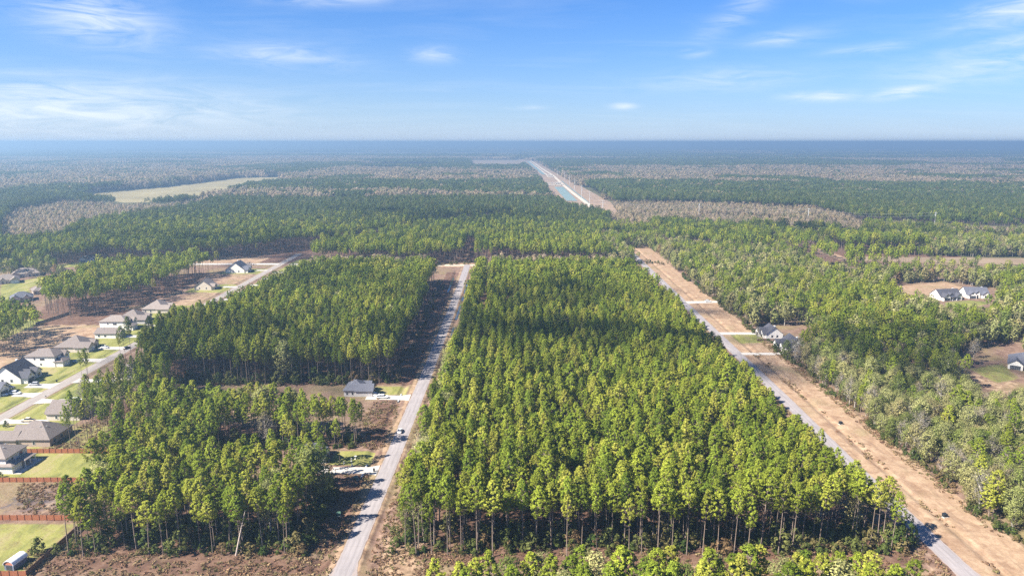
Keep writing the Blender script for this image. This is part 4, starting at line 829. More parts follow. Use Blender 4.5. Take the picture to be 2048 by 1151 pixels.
def ranch(name, label, x, y, rz, w, d, wall, roof, flip=1, **k):
    g0, g1 = (-w / 2, -w / 2 + 6.6) if flip > 0 else (w / 2 - 6.6, w / 2)
    e0, e1 = (0.8, 5.2) if flip > 0 else (-5.2, -.8)
    wings = [(-w / 2 + .3, w / 2 - .3, 1.6, d, 3.0, 'hip', .62), (g0, g1, -1.8, 6.5, 3.05, 'gy', .72), (e0, e1, .3, 6, 3.1, 'gy', .85)]
    op = [('gar', 1, 'f', .5, 0, 4.8, 2.3), ('door', 2, 'f', .5, 0, 1.1, 2.2), ('win', 0, 'f', .56 if flip > 0 else .3, .9, 1.0, 1.4), ('win', 0, 'f', .9 if flip > 0 else .1, .8, 1.8, 1.5)] + W3(0, 'l', ss=(.25, .6, .85), ww=1.0) + W3(0, 'r', ss=(.3, .65), ww=1.0) + W3(0, 'b', ww=1.7)
    return house(name, label, x, y, rz, wings, wall, roof, op, **k)
def two(name, label, x, y, rz, w, d, wall, roof, **k):
    wings = [(-w / 2, w / 2, 0, d, 5.9, 'hip', .5), (-w / 2 + .2, -w / 2 + 6.0, -4.2, .5, 2.9, 'hip', .55), (w / 2 - 4.6, w / 2 - .2, -1.4, 3, 5.2, 'gy', .8)]
    op = [('gar', 1, 'f', .5, 0, 4.6, 2.3), ('door', 0, 'f', .56, 0, 1.1, 2.2), ('win', 2, 'f', .5, .8, 1.8, 1.5), ('win', 2, 'f', .5, 3.6, 1.8, 1.4), ('win', 0, 'f', .2, 3.7, 1.5, 1.3)] + [('win', 0, 'l', s, z, ww, 1.2) for s, z, ww in ((.42, 3.8, 2.4), (.68, 4.0, .9), (.48, 1.0, .9))] + W3(0, 'r', z=3.7, ww=1.2) + W3(0, 'b', z=3.7, ww=1.4) + W3(0, 'b', z=.9, ww=1.6, ss=(.3, .7))
    return house(name, label, x, y, rz, wings, wall, roof, op, **k)
def farm(name, label, x, y, rz, w, d, wall, roof, **k):
    wings = [(-w / 2, w / 2, 1.5, d, 3.1, 'gx', .78), (-w / 2 + .5, -w / 2 + 6.2, -1.6, 7, 3.05, 'gy', .85), (w / 2 - 5.6, w / 2 - .8, -.2, 7, 3.15, 'gy', .9), (-2.2, 1.2, .8, 8, 3.9, 'gy', 1.0)]
    op = [('gar', 1, 'f', .5, 0, 4.6, 2.4), ('win', 2, 'f', .5, .7, 2.2, 1.7), ('door', 3, 'f', .5, 0, 1.2, 2.3), ('win', 3, 'f', .5, 4.0, 1.2, .9), ('win', 1, 'f', .5, 3.5, 1.2, .9)] + W3(0, 'l', ss=(.3, .6), ww=1.2) + W3(0, 'r', ss=(.35, .65), ww=1.2) + W3(0, 'b', ww=1.8)
    return house(name, label, x, y, rz, wings, wall, roof, op, chim=[(w / 2 - 3, d * .62, 3.1 + d * .36)], **k)
A = R(90); B_ = R(-90)
gl = 'houses along the left road'
farm('farmhouse', 'white house with near-black steep gabled roof beside the left road, at the left edge', -247.5, 345, A, 14.5, 17, 'white_siding', 'roof_charcoal', group=gl)
two('two_storey_house', 'white two-storey house with brown hip roof next to the near-black roofed house', -249, 370.5, A, 11, 16, 'white_siding', 'roof_brown', group=gl)
ranch('ranch_house', 'single-storey house with large taupe hip roof and white garage gable, white car in front', -248.5, 400, A, 16.5, 18, 'cream_brick', 'roof_brown', group=gl)
house('ranch_house', 'small white house with plain brown gable roof in front of the tall white house', -247.5, 426.5, A, [(-4.8, 4.8, 0, 13, 3.2, 'gy', .5), (-4.4, 2, -2.5, 3, 3.0, 'gy', .6)], 'white_siding', 'roof_brown', [('gar', 1, 'f', .5, 0, 4.2, 2.3), ('win', 0, 'l', .5, 1, 1.2, 1.2), ('win', 0, 'l', .8, 1, 1.2, 1.2), ('win', 0, 'f', .85, .9, 1.4, 1.4)], group=gl)
two('two_storey_house', 'tall plain white two-storey house with grey-brown hip roof, dark upper windows', -251, 446, A, 11, 17, 'white_siding', 'roof_taupe', group=gl)
ranch('ranch_house', 'taupe hip-roofed house partly hidden behind the forest canopy', -249, 465, A, 16, 18, 'grey_siding', 'roof_brown', group=gl)
ranch('ranch_house', 'pale tan roofed house at the corner of the cleared red lot', -248, 496, A, 17.5, 17, 'cream_brick', 'roof_taupe', group=gl)
house('gabled_house', 'pale house with broad gable end and dark porch roof on the open lot', -248, 573, A, [(-5.6, 5.6, 1, 15, 3.1, 'gx', .72), (-4.6, .4, -1, 6, 3.0, 'gy', .8)], 'cream_brick', 'roof_taupe', [('win', 0, 'l', .3, 1, 1.1, 1.3), ('win', 0, 'l', .7, 1, 1.1, 1.3), ('win', 1, 'f', .5, .8, 1.6, 1.5), ('door', 0, 'f', .65, 0, 1.1, 2.2)], porch=[(.6, 5.4, -1.4, 1, 2.6)], group=gl)
farm('farmhouse', 'slate roofed house farthest along the left road, near the brush pile', -249, 652, A, 15, 19, 'white_siding', 'roof_slate', group=gl)
ranch('ranch_house', 'white house cut off by the left edge beside two parked white cars', -248, 323.5, A, 9.5, 11, 'white_siding', 'roof_slate', group=gl)
gr = 'houses backing onto the left pine block'
ranch('ranch_house', 'brown hip-roofed house right of the left road with white driveway behind it', -206.5, 297, B_, 14.5, 16, 'cream_brick', 'roof_brown', group=gr)
ranch('brick_house', 'long brown-roofed brick house with back porch just behind the red fence', -206, 270.5, B_, 15.5, 20, 'tan_brick', 'roof_brown', flip=-1, group=gr)
h15 = house('two_storey_house', 'white two-storey house with brown roof and covered patio between the two red fences', -202, 245.5, B_, [(-6, 5.5, 0, 15, 5.7, 'hip', .5), (1.0, 6.2, 6, 17.5, 2.9, 'hip', .5)], 'white_siding', 'roof_taupe',
      [('win', 0, 'b', .3, 3.6, 1.6, 1.4), ('win', 0, 'b', .7, 3.6, 1.0, 1.2), ('win', 0, 'r', .3, 3.7, 1.4, 1.3), ('win', 0, 'r', .7, 3.7, 1.4, 1.3), ('win', 0, 'b', .2, .9, 1.6, 1.4), ('door', 0, 'b', .4, 0, 1.1, 2.2), ('win', 1, 'r', .5, .9, 1.4, 1.3), ('gar', 0, 'f', .4, 0, 4.8, 2.3)], group=gr)
m = MB(); m.box(-6.5, 6.4, 15.4, 20.5, -.2, .13); m.obj('patio_slab', 'drive_concrete', h15)
m = MB(); hip_roof(m, -5.4, .6, 14.6, 18.6, 2.75, .35, .3); m.obj('patio_roof', 'roof_taupe', h15)
for q in (-5.2, -2.3, .4):
    m = MB(); m.box(q - .14, q + .14, 18.2, 18.48, .1, 2.7); m.obj('porch_post', 'trim_white', h15)
ranch('ranch_house', 'brown roof peeping out between trees right of the three tall pines', -206, 350, B_, 12, 12, 'cream_brick', 'roof_brown', group=gr)
ranch('ranch_house', 'slate hip-roofed house with parked pickup left of the central road', -69, 325.5, A, 12, 12, 'grey_siding', 'roof_slate')
ranch('ranch_house', 'grey-roofed house hidden behind pines at the end of the near white driveway', -73, 252.5, A, 9.5, 9.5, 'white_siding', 'roof_slate')
farm('farmhouse', 'white gabled house at the far one of two driveways right of the right-hand road', 157, 426.5, B_, 10.5, 12, 'white_siding', 'roof_charcoal')
farm('farmhouse', 'white dark-roofed house behind the bare dirt yard right of the right-hand road', 158.5, 399, B_, 12, 14, 'white_siding', 'roof_charcoal')
farm('farmhouse', 'left one of two white dark-roofed houses in the clearing at far right', 341, 529, R(8), 18, 13, 'white_siding', 'roof_charcoal', porch=[(-4, 3, -1.2, 1.4, 2.7)])
farm('farmhouse', 'right one of two white dark-roofed houses in the clearing at far right', 366, 536, R(-6), 17, 13, 'white_siding', 'roof_slate')
ranch('ranch_house', 'white house with slate hip roof cut off by the right edge', 278.5, 357.5, R(-35), 22, 17, 'white_siding', 'roof_slate')
ranch('ranch_house', 'dark-roofed white house under the dark pines at far left', -433, 706, R(20), 16, 12, 'white_siding', 'roof_charcoal')
go_ = 'tan roofed houses at the far left edge'
ranch('ranch_house', 'long tan-roofed house below the round trees at the left edge', -441, 624, R(30), 22, 15, 'cream_brick', 'roof_taupe', group=go_)
ranch('ranch_house', 'tan-roofed house touching the left edge in front of the long one', -437, 594, R(35), 18, 14, 'cream_brick', 'roof_taupe', flip=-1, group=go_)
ranch('ranch_house', 'grey roofed house half hidden by the left-edge pines', -376, 524, R(35), 15, 13, 'cream_brick', 'roof_slate', group=go_)
ranch('ranch_house', 'taupe roofed house behind thin pines at the corner of the far left stand', -376, 553, R(40), 18, 14, 'tan_brick', 'roof_brown', flip=-1, group=go_)
fb = [(1155, 327, 34, 16, 'white barn'), (1372, 364, 20, 12, 'white shed'), (1386, 366, 18, 12, 'tan house'), (258, 341, 40, 18, 'pale barn'), (258, 367, 22, 12, 'white barn'), (398, 361, 26, 14, 'grey farmhouse'), (425, 360, 18, 12, 'white farm shed'), (210, 484, 16, 9, 'white cabin'), (694, 327, 40, 16, 'white barn'), (1735, 290.5, 260, 60, 'long white warehouse'), (1460, 293, 160, 60, 'pale warehouse'), (1500, 293, 120, 50, 'white warehouse'), (1085, 313, 60, 30, 'pale shed')]
fl_ = ['beyond the canal in the blue pine belt', 'in the brown wood right of the canal', 'beside the white shed in the brown wood', 'in the haze beyond the long field', 'at the left tip of the long field', 'among trees at the far rim of the long field', 'right of the farmhouse at the far rim of the long field', 'between pines above the far left houses', 'in the haze left of the thin tan field', 'just under the horizon at right', 'under the horizon, left of the other warehouses', 'under the horizon, between two other warehouses', 'in the blue woods near the far end of the canal']
for (u, v, w, d_, nm), wh in zip(fb, fl_):
    x, y = G(u, v); hgt = 4.0 if w < 100 else 14.0
    house(nm.split()[-1], nm + ' ' + wh, x, y, 0, [(-w / 2, w / 2, 0, d_, hgt, 'gx', .35)], 'white_siding' if 'tan' not in nm and 'grey' not in nm else 'cream_brick', 'metal_white' if 'white' in nm else 'roof_taupe', [('win', 0, 'f', .3, 1.2, 1.6, 1.4), ('door', 0, 'f', .6, 0, 2.4, 2.6)], group='buildings far off in the haze')

# ------------------------------------------------------------------ fences, shed
def fence(p0, p1, label, mat='fence_cedar', h=1.9, step=2.45, group='board fences of the left yards'):
    L = math.hypot(p1[0] - p0[0], p1[1] - p0[1]); a = math.atan2(p1[1] - p0[1], p1[0] - p0[0]); n = max(1, round(L / step)); s = L / n
    root = empty('board_fence', (p0[0], p0[1], 0), a); tag(root, label, 'fence', group)
    pm = MB(); pm.box(-.07, .07, -.10, .10, -.3, h + .08); pme = pm.mesh('post', ['fence_post_wood'] if mat == 'fence_cedar' else [mat])
    pan = []
    for j in range(3):
        q = MB(); nb = 14
        for k in range(nb):
            w = (s - .16) / nb; q.box(.08 + k * w + .008, .08 + (k + 1) * w - .008, -.02 + .006 * ((k * 7 + j) % 3), .012 + .006 * ((k * 7 + j) % 3), .04, h - .03 + .02 * ((k * 5 + j * 3) % 4) / 3)
        q.box(.08, s - .08, .016, .06, .35, .44); q.box(.08, s - .08, .016, .06, h - .42, h - .33); pan.append(q.mesh('panel', [mat]))
    for i in range(n + 1): add_part('post', pme, root, (i * s, 0, 0))
    for i in range(n): add_part('panel', pan[i % 3], root, (i * s, 0, 0))
fence((-192, 257), (-156, 257), 'upper red cedar fence behind the bright green lawn')
fence((-206, 233), (-154, 233), 'red cedar fence between the bright lawn and the bare purple soil')
fence((-182, 207), (-139, 207), 'dark red fence below the bare purple soil')
fence((-137, 177), (-137, 207), 'dark side fence running back from the bottom left corner', 'fence_shaded')  # seen from its shaded side; that shade is put into the board colour
fence((-161, 176.8), (-137, 176.8), 'red fence piece at the bottom left corner in front of the shed')
fence((-319, 454), (-315, 486), 'weathered grey fence beside the open lawn at far left', 'fence_weathered')
root = empty('shed', (-143.6, 182.2, 0), R(-8)); tag(root, 'small shed with white arched metal roof inside the bottom left fence corner', 'shed')
m = MB(); m.box(-1.5, 1.5, -2.4, 2.4, -.2, 1.7); m.obj('wall', 'shed_panel', root)
def arch(r, r2, y0, y1, z0, mi=0, n=12):
    b = MB(); v = []
    for y in (y0, y1):
        for rr in (r, r2):
            for i in range(n + 1):
                t = math.pi * i / n; v.append((math.cos(t) * rr, y, z0 + math.sin(t) * rr * .8))
    k = n + 1; f = []
    for i in range(n): f += [(i, i + 1, k * 2 + i + 1, k * 2 + i), (k + i, k * 3 + i, k * 3 + i + 1, k + i + 1), (i, k + i, k + i + 1, i + 1), (2 * k + i, 2 * k + i + 1, 3 * k + i + 1, 3 * k + i)]
    b.add(v, f); return b
arch(1.58, 1.70, -2.65, 2.6, 1.68).obj('roof', 'metal_white', root)
for y_ in (-2.42, 2.40):
    m = MB(); k = 12; m.add([(math.cos(math.pi * i / k) * 1.56, y_, 1.7 + math.sin(math.pi * i / k) * 1.25) for i in range(k + 1)] + [(math.cos(math.pi * i / k) * 1.56, y_ + .03, 1.7 + math.sin(math.pi * i / k) * 1.25) for i in range(k + 1)],
        [tuple(range(k + 1)), tuple(range(2 * k + 1, k, -1))] + [(i, k + 1 + i, k + 2 + i, i + 1) for i in range(k)]); m.obj('gable', 'shed_end', root)
m = MB(); m.box(-.9, .9, -2.46, -2.40, 0, 1.6); m.obj('door', 'garage_dark', root)

# ------------------------------------------------------------------ vehicles
def loft(st, mat, name, root, nseg=None):
    """st: stations along x: (x, halfwidth low, halfwidth high, z low, z high)"""
    b = MB(); v = []
    for (x, w0, w1, z0, z1) in st:
        zm = z0 + (z1 - z0) * .55; v += [(x, -w0 * .93, z0), (x, -w0, zm), (x, -w1 * .96, z1 - .03), (x, -w1 * .8, z1), (x, w1 * .8, z1), (x, w1 * .96, z1 - .03), (x, w0, zm), (x, w0 * .93, z0)]
    n = len(st); f = [tuple(range(7, -1, -1)), tuple((n - 1) * 8 + i for i in range(8))]
    for i in range(n - 1):
        for j in range(8): f.append((i * 8 + j, i * 8 + (j + 1) % 8, (i + 1) * 8 + (j + 1) % 8, (i + 1) * 8 + j))
    b.add(v, f); return b.obj(name, mat, root, smooth=False)
def vehicle(name, label, x, y, rz, kind, paint, group=None, z=0.09):
    root = empty(name, (x, y, z), rz); tag(root, label, 'car' if kind != 'pickup' else 'pickup', group)
    if kind == 'sedan':
        body = [(-2.3, .78, .74, .35, .72), (-2.15, .86, .82, .25, .92), (-1.3, .9, .86, .22, .98), (.0, .9, .87, .22, .95), (1.0, .9, .85, .22, .94), (1.9, .86, .78, .25, .80), (2.28, .74, .66, .35, .62)]
        cab = [(-1.75, .78, .70, .95, 1.0), (-1.05, .78, .64, .95, 1.42), (.2, .78, .64, .93, 1.46), (1.15, .76, .66, .92, .98)]; top = (-1.0, .25, .58, 1.43, 1.485); wx = (-1.38, 1.42); r = .33
    elif kind == 'suv':
        body = [(-2.35, .84, .82, .4, .9), (-2.25, .92, .88, .3, 1.08), (0, .95, .9, .28, 1.08), (1.2, .94, .88, .28, 1.06), (2.1, .9, .8, .32, .95), (2.4, .8, .72, .42, .75)]
        cab = [(-2.2, .84, .74, 1.05, 1.2), (-1.95, .84, .72, 1.05, 1.72), (.35, .84, .72, 1.04, 1.75), (1.25, .82, .72, 1.03, 1.1)]; top = (-1.9, .4, .66, 1.72, 1.775); wx = (-1.45, 1.45); r = .38
    else:
        body = [(-2.9, .92, .9, .5, 1.05), (-1.0, .96, .92, .42, 1.1), (1.4, .96, .92, .42, 1.12), (2.5, .93, .84, .45, 1.08), (2.85, .86, .76, .55, .9)]
        cab = [(-1.15, .86, .76, 1.08, 1.2), (-1.0, .86, .76, 1.08, 1.8), (.75, .86, .76, 1.08, 1.83), (1.55, .84, .76, 1.1, 1.14)]; top = (-.95, .8, .7, 1.8, 1.855); wx = (-1.75, 1.85); r = .42
    bo = loft(body, paint, 'body', root); loft(cab, 'glass', 'cabin_glass', root)
    t = MB(); t.box(top[0], top[1], -top[2], top[2], top[3], top[4]); t.obj('cabin_roof', paint, root)
    if kind == 'pickup':
        q = MB(); q.box(-2.75, -1.2, -.78, .78, .95, 1.106); q.obj('cargo_bed', 'paint_black', root)
    wm = MB(); wm.tube((0, -.12, 0), (0, .12, 0), r, r, 14); wme = wm.mesh('wheel', ['tyre']); rm = MB(); rm.tube((0, -.125, 0), (0, .125, 0), r * .55, r * .55, 10); rme = rm.mesh('rim', ['rim'])
    wid = body[2][1] - .10
    for xx in wx:
        for sy in (-1, 1): w_ = add_part('wheel', wme, root, (xx, sy * wid, r - .06)); add_part('rim', rme, w_)
    xe = body[-1][0]; xb = body[0][0]
    for sy in (-1, 1):
        q = MB(); q.box(xe - .12, xe - .0 + .01, sy * .55 - .16, sy * .55 + .16, .58, .72); q.obj('headlight', 'lamp_lens', root); q = MB(); q.box(xb - .012, xb + .1, sy * .62 - .12, sy * .62 + .12, .66, .84); q.obj('tail_light', 'tail_lens', root)
    return root
vc = 'cars parked along the left road'
vehicle('car', 'white sedan driving on the central road', float(cline(CR, 277.5)) - 1.2, 277.5, R(90.5), 'sedan', 'paint_white', z=.10)
vehicle('pickup_truck', 'white pickup parked on the driveway of the slate-roofed house', -62, 317.6, R(2), 'pickup', 'paint_white')
vehicle('car', 'white car parked nearest the garage behind the white pickup', -65.8, 320.4, R(-14), 'suv', 'paint_white')
vehicle('car', 'white sedan on the driveway before the large taupe hip-roofed house', -242.5, 400.8, R(178), 'sedan', 'paint_white', vc)
vehicle('car', 'dark car with pale roof standing on the left road', -228.6, 399.5, R(80), 'sedan', 'paint_black', vc, .11)
vehicle('car', 'silver car beside the open garage of the near-black roofed house', -241, 335.5, R(184), 'suv', 'paint_silver', vc)
vehicle('car', 'navy car beside the white wall of the near-black roofed house', -250.5, 331.6, R(4), 'sedan', 'paint_navy', vc, .02)
vehicle('car', 'larger one of two white cars on the driveway at the left edge', -241.5, 323.0, R(3), 'suv', 'paint_white', vc)
vehicle('car', 'smaller white car nearer the house at the left edge', -246.3, 321.0, R(10), 'sedan', 'paint_white', vc)
vehicle('pickup_truck', 'beige pickup on the driveway left of the brown hip-roofed house', -212.3, 288.7, R(182), 'pickup', 'paint_beige')
vehicle('car', 'white car half hidden behind the brown roof at the end of a driveway', -205.8, 313.5, R(0), 'suv', 'paint_white')
vehicle('car', 'black car outside the garage of the long brick house', -204.8, 262.6, R(25), 'sedan', 'paint_black', z=.02)
vehicle('car', 'white car on the driveway right of the right-hand road', 150.5, 523.6, R(8), 'suv', 'paint_white')
# ------------------------------------------------------------------ small things
def wheelie_bin(x, y, label):
    root = empty('wheelie_bin', (x, y, .08), R(20)); tag(root, label, 'bin', 'bins by the driveways')
    b = MB(); b.add([(-.24, -.28, .06), (.24, -.28, .06), (.24, .28, .06), (-.24, .28, .06), (-.32, -.38, 1.0), (.32, -.38, 1.0), (.32, .38, 1.0), (-.32, .38, 1.0)], [(0, 3, 2, 1), (4, 5, 6, 7), (0, 1, 5, 4), (1, 2, 6, 5), (2, 3, 7, 6), (3, 0, 4, 7)]); b.obj('bin_body', 'bin_plastic', root)
    b = MB(); b.box(-.35, .35, -.42, .42, 1.005, 1.1); b.obj('lid', 'bin_plastic', root)
    for s in (-1, 1): b = MB(); b.tube((s * .28 - .04, .32, .12), (s * .28 + .04, .32, .12), .12, .12, 10); b.obj('wheel', 'tyre', root)
wheelie_bin(-51.4, 241.3, 'black wheelie bin at the mouth of the near white driveway'); wheelie_bin(-232.6, 340.4, 'black bin on the kerb of the left road by the wide lawn')
def mailbox(x, y, label):
    root = empty('mailbox', (x, y, 0)); tag(root, label, 'mailbox', 'mailboxes along the left road')
    b = MB(); b.box(-.06, .06, -.06, .06, -.2, 1.05); b.obj('post', 'pole_wood', root); b = MB(); b.box(-.32, .32, -.14, .14, 1.05, 1.25); b.tube((-.32, 0, 1.25), (.32, 0, 1.25), .14, .14, 10); b.obj('box', 'bin_plastic', root)
for x, y, l in ((-223.2, 317.5, 'dark mailbox opposite the lawn below the three tall pines'), (-231.6, 382, 'dark mailbox beside the driveway of the two-storey white house'), (-235, 586, 'dark mailbox by the driveway of the pale gabled house'), (-226, 562, 'dark mailbox on the right side of the far left road'), (-226.5, 592, 'farther dark mailbox on the right side of the left road')): mailbox(x, y, l)
def ornament(x, y, h, label, kd):
    root = empty('lawn_ornament', (x, y, 0)); tag(root, label, 'ornament', 'white ornaments on the small lawn')
    b = MB(); b.tube((0, 0, -.1), (0, 0, .25), .42, .3, 10); b.obj('base', 'stone_white', root); b = MB(); b.tube((0, 0, .25), (0, 0, h * .7), .16, .12, 8); b.obj('stem', 'stone_white', root)
    b = MB()
    if kd: b.tube((0, 0, h * .7), (0, 0, h * .82), .2, .55, 12); b.tube((0, 0, h * .82), (0, 0, h), .1, .05, 8)
    else: b.tube((0, 0, h * .7), (0, 0, h * .88), .22, .26, 8); b.tube((0, 0, h * .88), (0, 0, h), .16, .08, 8)
    b.obj('bowl' if kd else 'figure', 'stone_white', root)
for u, v, h, l, k in ((711, 917, 2.0, 'white fountain, rearmost ornament on the small lawn', 1), (703, 922, 1.8, 'white statue in the middle of the small lawn', 0), (688, 926, 1.3, 'low white ornament at left of the small lawn', 0), (704, 931, 1.5, 'white statue nearest the driveway on the small lawn', 0)): x, y = G(u, v); ornament(x, y, h * .75, l, k)
def cabinet(u, v, label, mat):
    x, y = G(u, v); root = empty('utility_cabinet', (x, y, float(height(np.array([x]), np.array([y]))[0])), R(15)); tag(root, label, 'cabinet', 'utility boxes on the verges')
    b = MB(); b.box(-.8, .8, -.7, .7, -.2, .15); b.obj('plinth', 'drive_concrete', root); b = MB(); b.box(-.65, .65, -.55, .55, .15, 1.05); b.add([(-.68, -.6, 1.05), (.68, -.6, 1.05), (.68, .58, 1.05), (-.68, .58, 1.05), (-.68, -.6, 1.12), (.68, -.6, 1.12), (.68, .58, 1.25), (-.68, .58, 1.25)], [(0, 3, 2, 1), (4, 5, 6, 7), (0, 1, 5, 4), (1, 2, 6, 5), (2, 3, 7, 6), (3, 0, 4, 7)]); b.obj('housing', mat, root)
cabinet(677, 1028, 'green utility box on the shaded verge left of the central road', 'green_metal'); cabinet(712, 957, 'small utility box below the near white driveway', 'green_metal'); cabinet(1889, 1033, 'dark utility box on the sandy verge of the right-hand road', 'bin_plastic'); cabinet(1681, 848, 'dark utility box farther up the sandy verge', 'bin_plastic')
def culvert(x, y, label):
    root = empty('culvert_pipe', (x, y, -.35), 0); tag(root, label, 'culvert', 'culverts under the driveways'); b = MB(); n = 12; v = []; f = []
    for yy in (-5.2, 5.2):
        for r in (.42, .36): v += [(math.cos(2 * math.pi * i / n) * r, yy, math.sin(2 * math.pi * i / n) * r) for i in range(n)]
    for i in range(n): j = (i + 1) % n; f += [(i, j, 2 * n + j, 2 * n + i), (n + i, 3 * n + i, 3 * n + j, n + j), (i, n + i, n + j, j), (2 * n + i, 2 * n + j, 3 * n + j, 3 * n + i)]
    b.add(v, f); b.obj('pipe', 'galvanised', root)
culvert(-55.2, 242.3, 'metal culvert pipe under the near white driveway'); culvert(-53.9, 318.4, 'metal culvert pipe under the driveway of the slate-roofed house')
# leaning dead trunk, dead rusty crowns, yard trees, brush pile
root = empty('leaning_dead_tree', (-82, 187.2, -.2)); tag(root, 'pale leaning dead trunk at the front edge of the left pine block', 'dead tree'); b = MB(); b.tube((0, 0, 0), (1.7, .3, 7), .26, .2, 8); b.tube((1.7, .3, 7), (3.7, .5, 14.5), .2, .08, 8); b.obj('trunk', 'dead_wood', root)
b = MB(); b.tube((2.4, .35, 9.6), (3.6, -.4, 10.6), .06, .02, 4); b.tube((3.0, .4, 12), (2.3, .9, 13.1), .05, .02, 4); b.obj('branch', 'dead_wood', root)
M_dead = [split_mesh('dead_pine', p, ('pine_bark', 'dead_needles')) for p in (PINE_HI[2], PINE_HI[5])]
for (u, v), l, s in (((890, 806), 'rust brown dead pine crown at the left edge of the central block', .92), ((1478, 852), 'rust brown dead pine crown at the right side of the central block', .95), ((1640, 925), 'rust brown dead pine near the right end of the central block', .9)):
    x, y = G(u, v, 20); place_tree('dead_pine_tree', M_dead[0 if u < 1000 else 1], x, y, 1.0, s * .75, s * 1.04, l, 'pine tree', 'rust brown dead pines')
for x, y, k, s, l in ((-199.5, 309, 1, .8, 'bare grey tree behind the brown hip-roofed house'), (151.8, 417, 0, .72, 'small bare reddish tree in the yard between the two white houses'), (-208, 322, 2, .8, 'bare tree beside the white driveway below the three pines'), (254, 372, 1, .95, 'pale bare tree at the edge of the lot near the right border'), (262, 381, 0, 1.0, 'pale bare tree left of the slate-roofed house at the right edge')):
    place_tree('bare_tree', M_bare[k], x, y, s * 7, s, s, l, 'tree', 'bare yard trees')
for x, y, s, l in ((-218, 283, .9, 'low shrub bed on the lawn at the left edge'), (-187, 236.5, .7, 'round dark shrub at the corner of the patio'), (-141.5, 188.5, 1.5, 'large dark shrub outside the side fence corner'), (118.5, 190.5, 1.7, 'tall dense evergreen at the right end of the front row'), (121.5, 192, 1.0, 'small evergreen beside the tall dense one by the right-hand road')):
    e = empty('shrub', (x, y, -.1)); tag(e, l, 'shrub', 'single shrubs'); e.scale = (s, s, s * (1.6 if 'evergreen' in l else 1)); pp = SHRUB[3 if 'evergreen' in l else 2]; a_, c_ = split_mesh('shrub', pp, ('grey_bark', 'shrub_leaves')); add_part('stem', a_, e); add_part('foliage', c_, e)
root = empty('brush_pile', (-262, 690, 0)); tag(root, 'pile of cut brush and branches behind the farthest house', 'brush pile'); b = MB(); rr_ = random.Random(3)
for i in range(90): a = rr_.uniform(0, 6.28); q = rr_.uniform(0, 7); z = rr_.uniform(0, 2.8) * (1 - q / 8); b.tube((math.cos(a) * q, math.sin(a) * q * .6, z), (math.cos(a) * q + rr_.uniform(-2.5, 2.5), math.sin(a) * q * .6 + rr_.uniform(-2.5, 2.5), max(0, z + rr_.uniform(-.5, .8))), .14, .04, 4)
b.obj('branch', 'pine_bark', root)['kind'] = 'stuff'
# ------------------------------------------------------------------ thin clouds added high sunward, out of view, to shade the blocks
m_, n_, L_ = newmat('cloud_white'); o_ = n_('ShaderNodeOutputMaterial'); d_ = n_('ShaderNodeBsdfDiffuse'); t_ = n_('ShaderNodeBsdfTranslucent'); x_ = n_('ShaderNodeMixShader'); d_.inputs[0].default_value = (.9, .9, .9, 1); t_.inputs[0].default_value = (.9, .9, .9, 1)
L_.new(d_.outputs[0], x_.inputs[1]); L_.new(t_.outputs[0], x_.inputs[2]); L_.new(x_.outputs[0], o_.inputs[0])
def cloud(cx, cy, hx, hy, dens, seed, label):
    rs = np.random.RandomState(seed); alt = 1100.0; k = alt / math.tan(SUN_EL); ox, oy = cx + SUN_AZ.x * k, cy + SUN_AZ.y * k
    n = 60; c = rs.normal(size=(n, 3)) * np.array([hx * .5, hy * .5, 7]); r = rs.uniform(.5, 1, n) * hy * .45
    c[:, 1] += 0.12 * c[:, 0] * rs.choice([-1, 1])
    area = math.pi * hx * hy; per = max(4, int(dens * area / (n * 38.0))); lv, lq = leaf_arrays(c, r, per, 5.0, rs, .35, up=1.2)
    ob = bpy.data.objects.new('cloud', np_mesh('cloud', lv, [lq], ['cloud_white'])); COL.objects.link(ob); ob.location = (ox, oy, alt); tag(ob, label, kind='stuff')
cloud(60, 372, 190, 46, .85, 1, 'unseen thin cloud added to shade the middle of the central block'); cloud(-135, 535, 75, 45, .8, 8, 'unseen thin cloud added to shade the far corner of the left block'); cloud(35, 500, 140, 62, .75, 7, 'unseen thin cloud added to shade the far end of the central block'); cloud(-140, 375, 80, 60, .8, 2, 'unseen thin cloud added to shade the left block'); cloud(245, 385, 95, 45, .8, 3, 'unseen thin cloud added to shade the right-hand wood')
cloud(-330, 760, 260, 70, .6, 4, 'unseen thin cloud added to shade the far left pines'); cloud(420, 900, 200, 80, .6, 5, 'unseen thin cloud added to shade the far right pines'); cloud(-60, 1020, 260, 90, .45, 6, 'unseen thin cloud added to shade the far plantation')
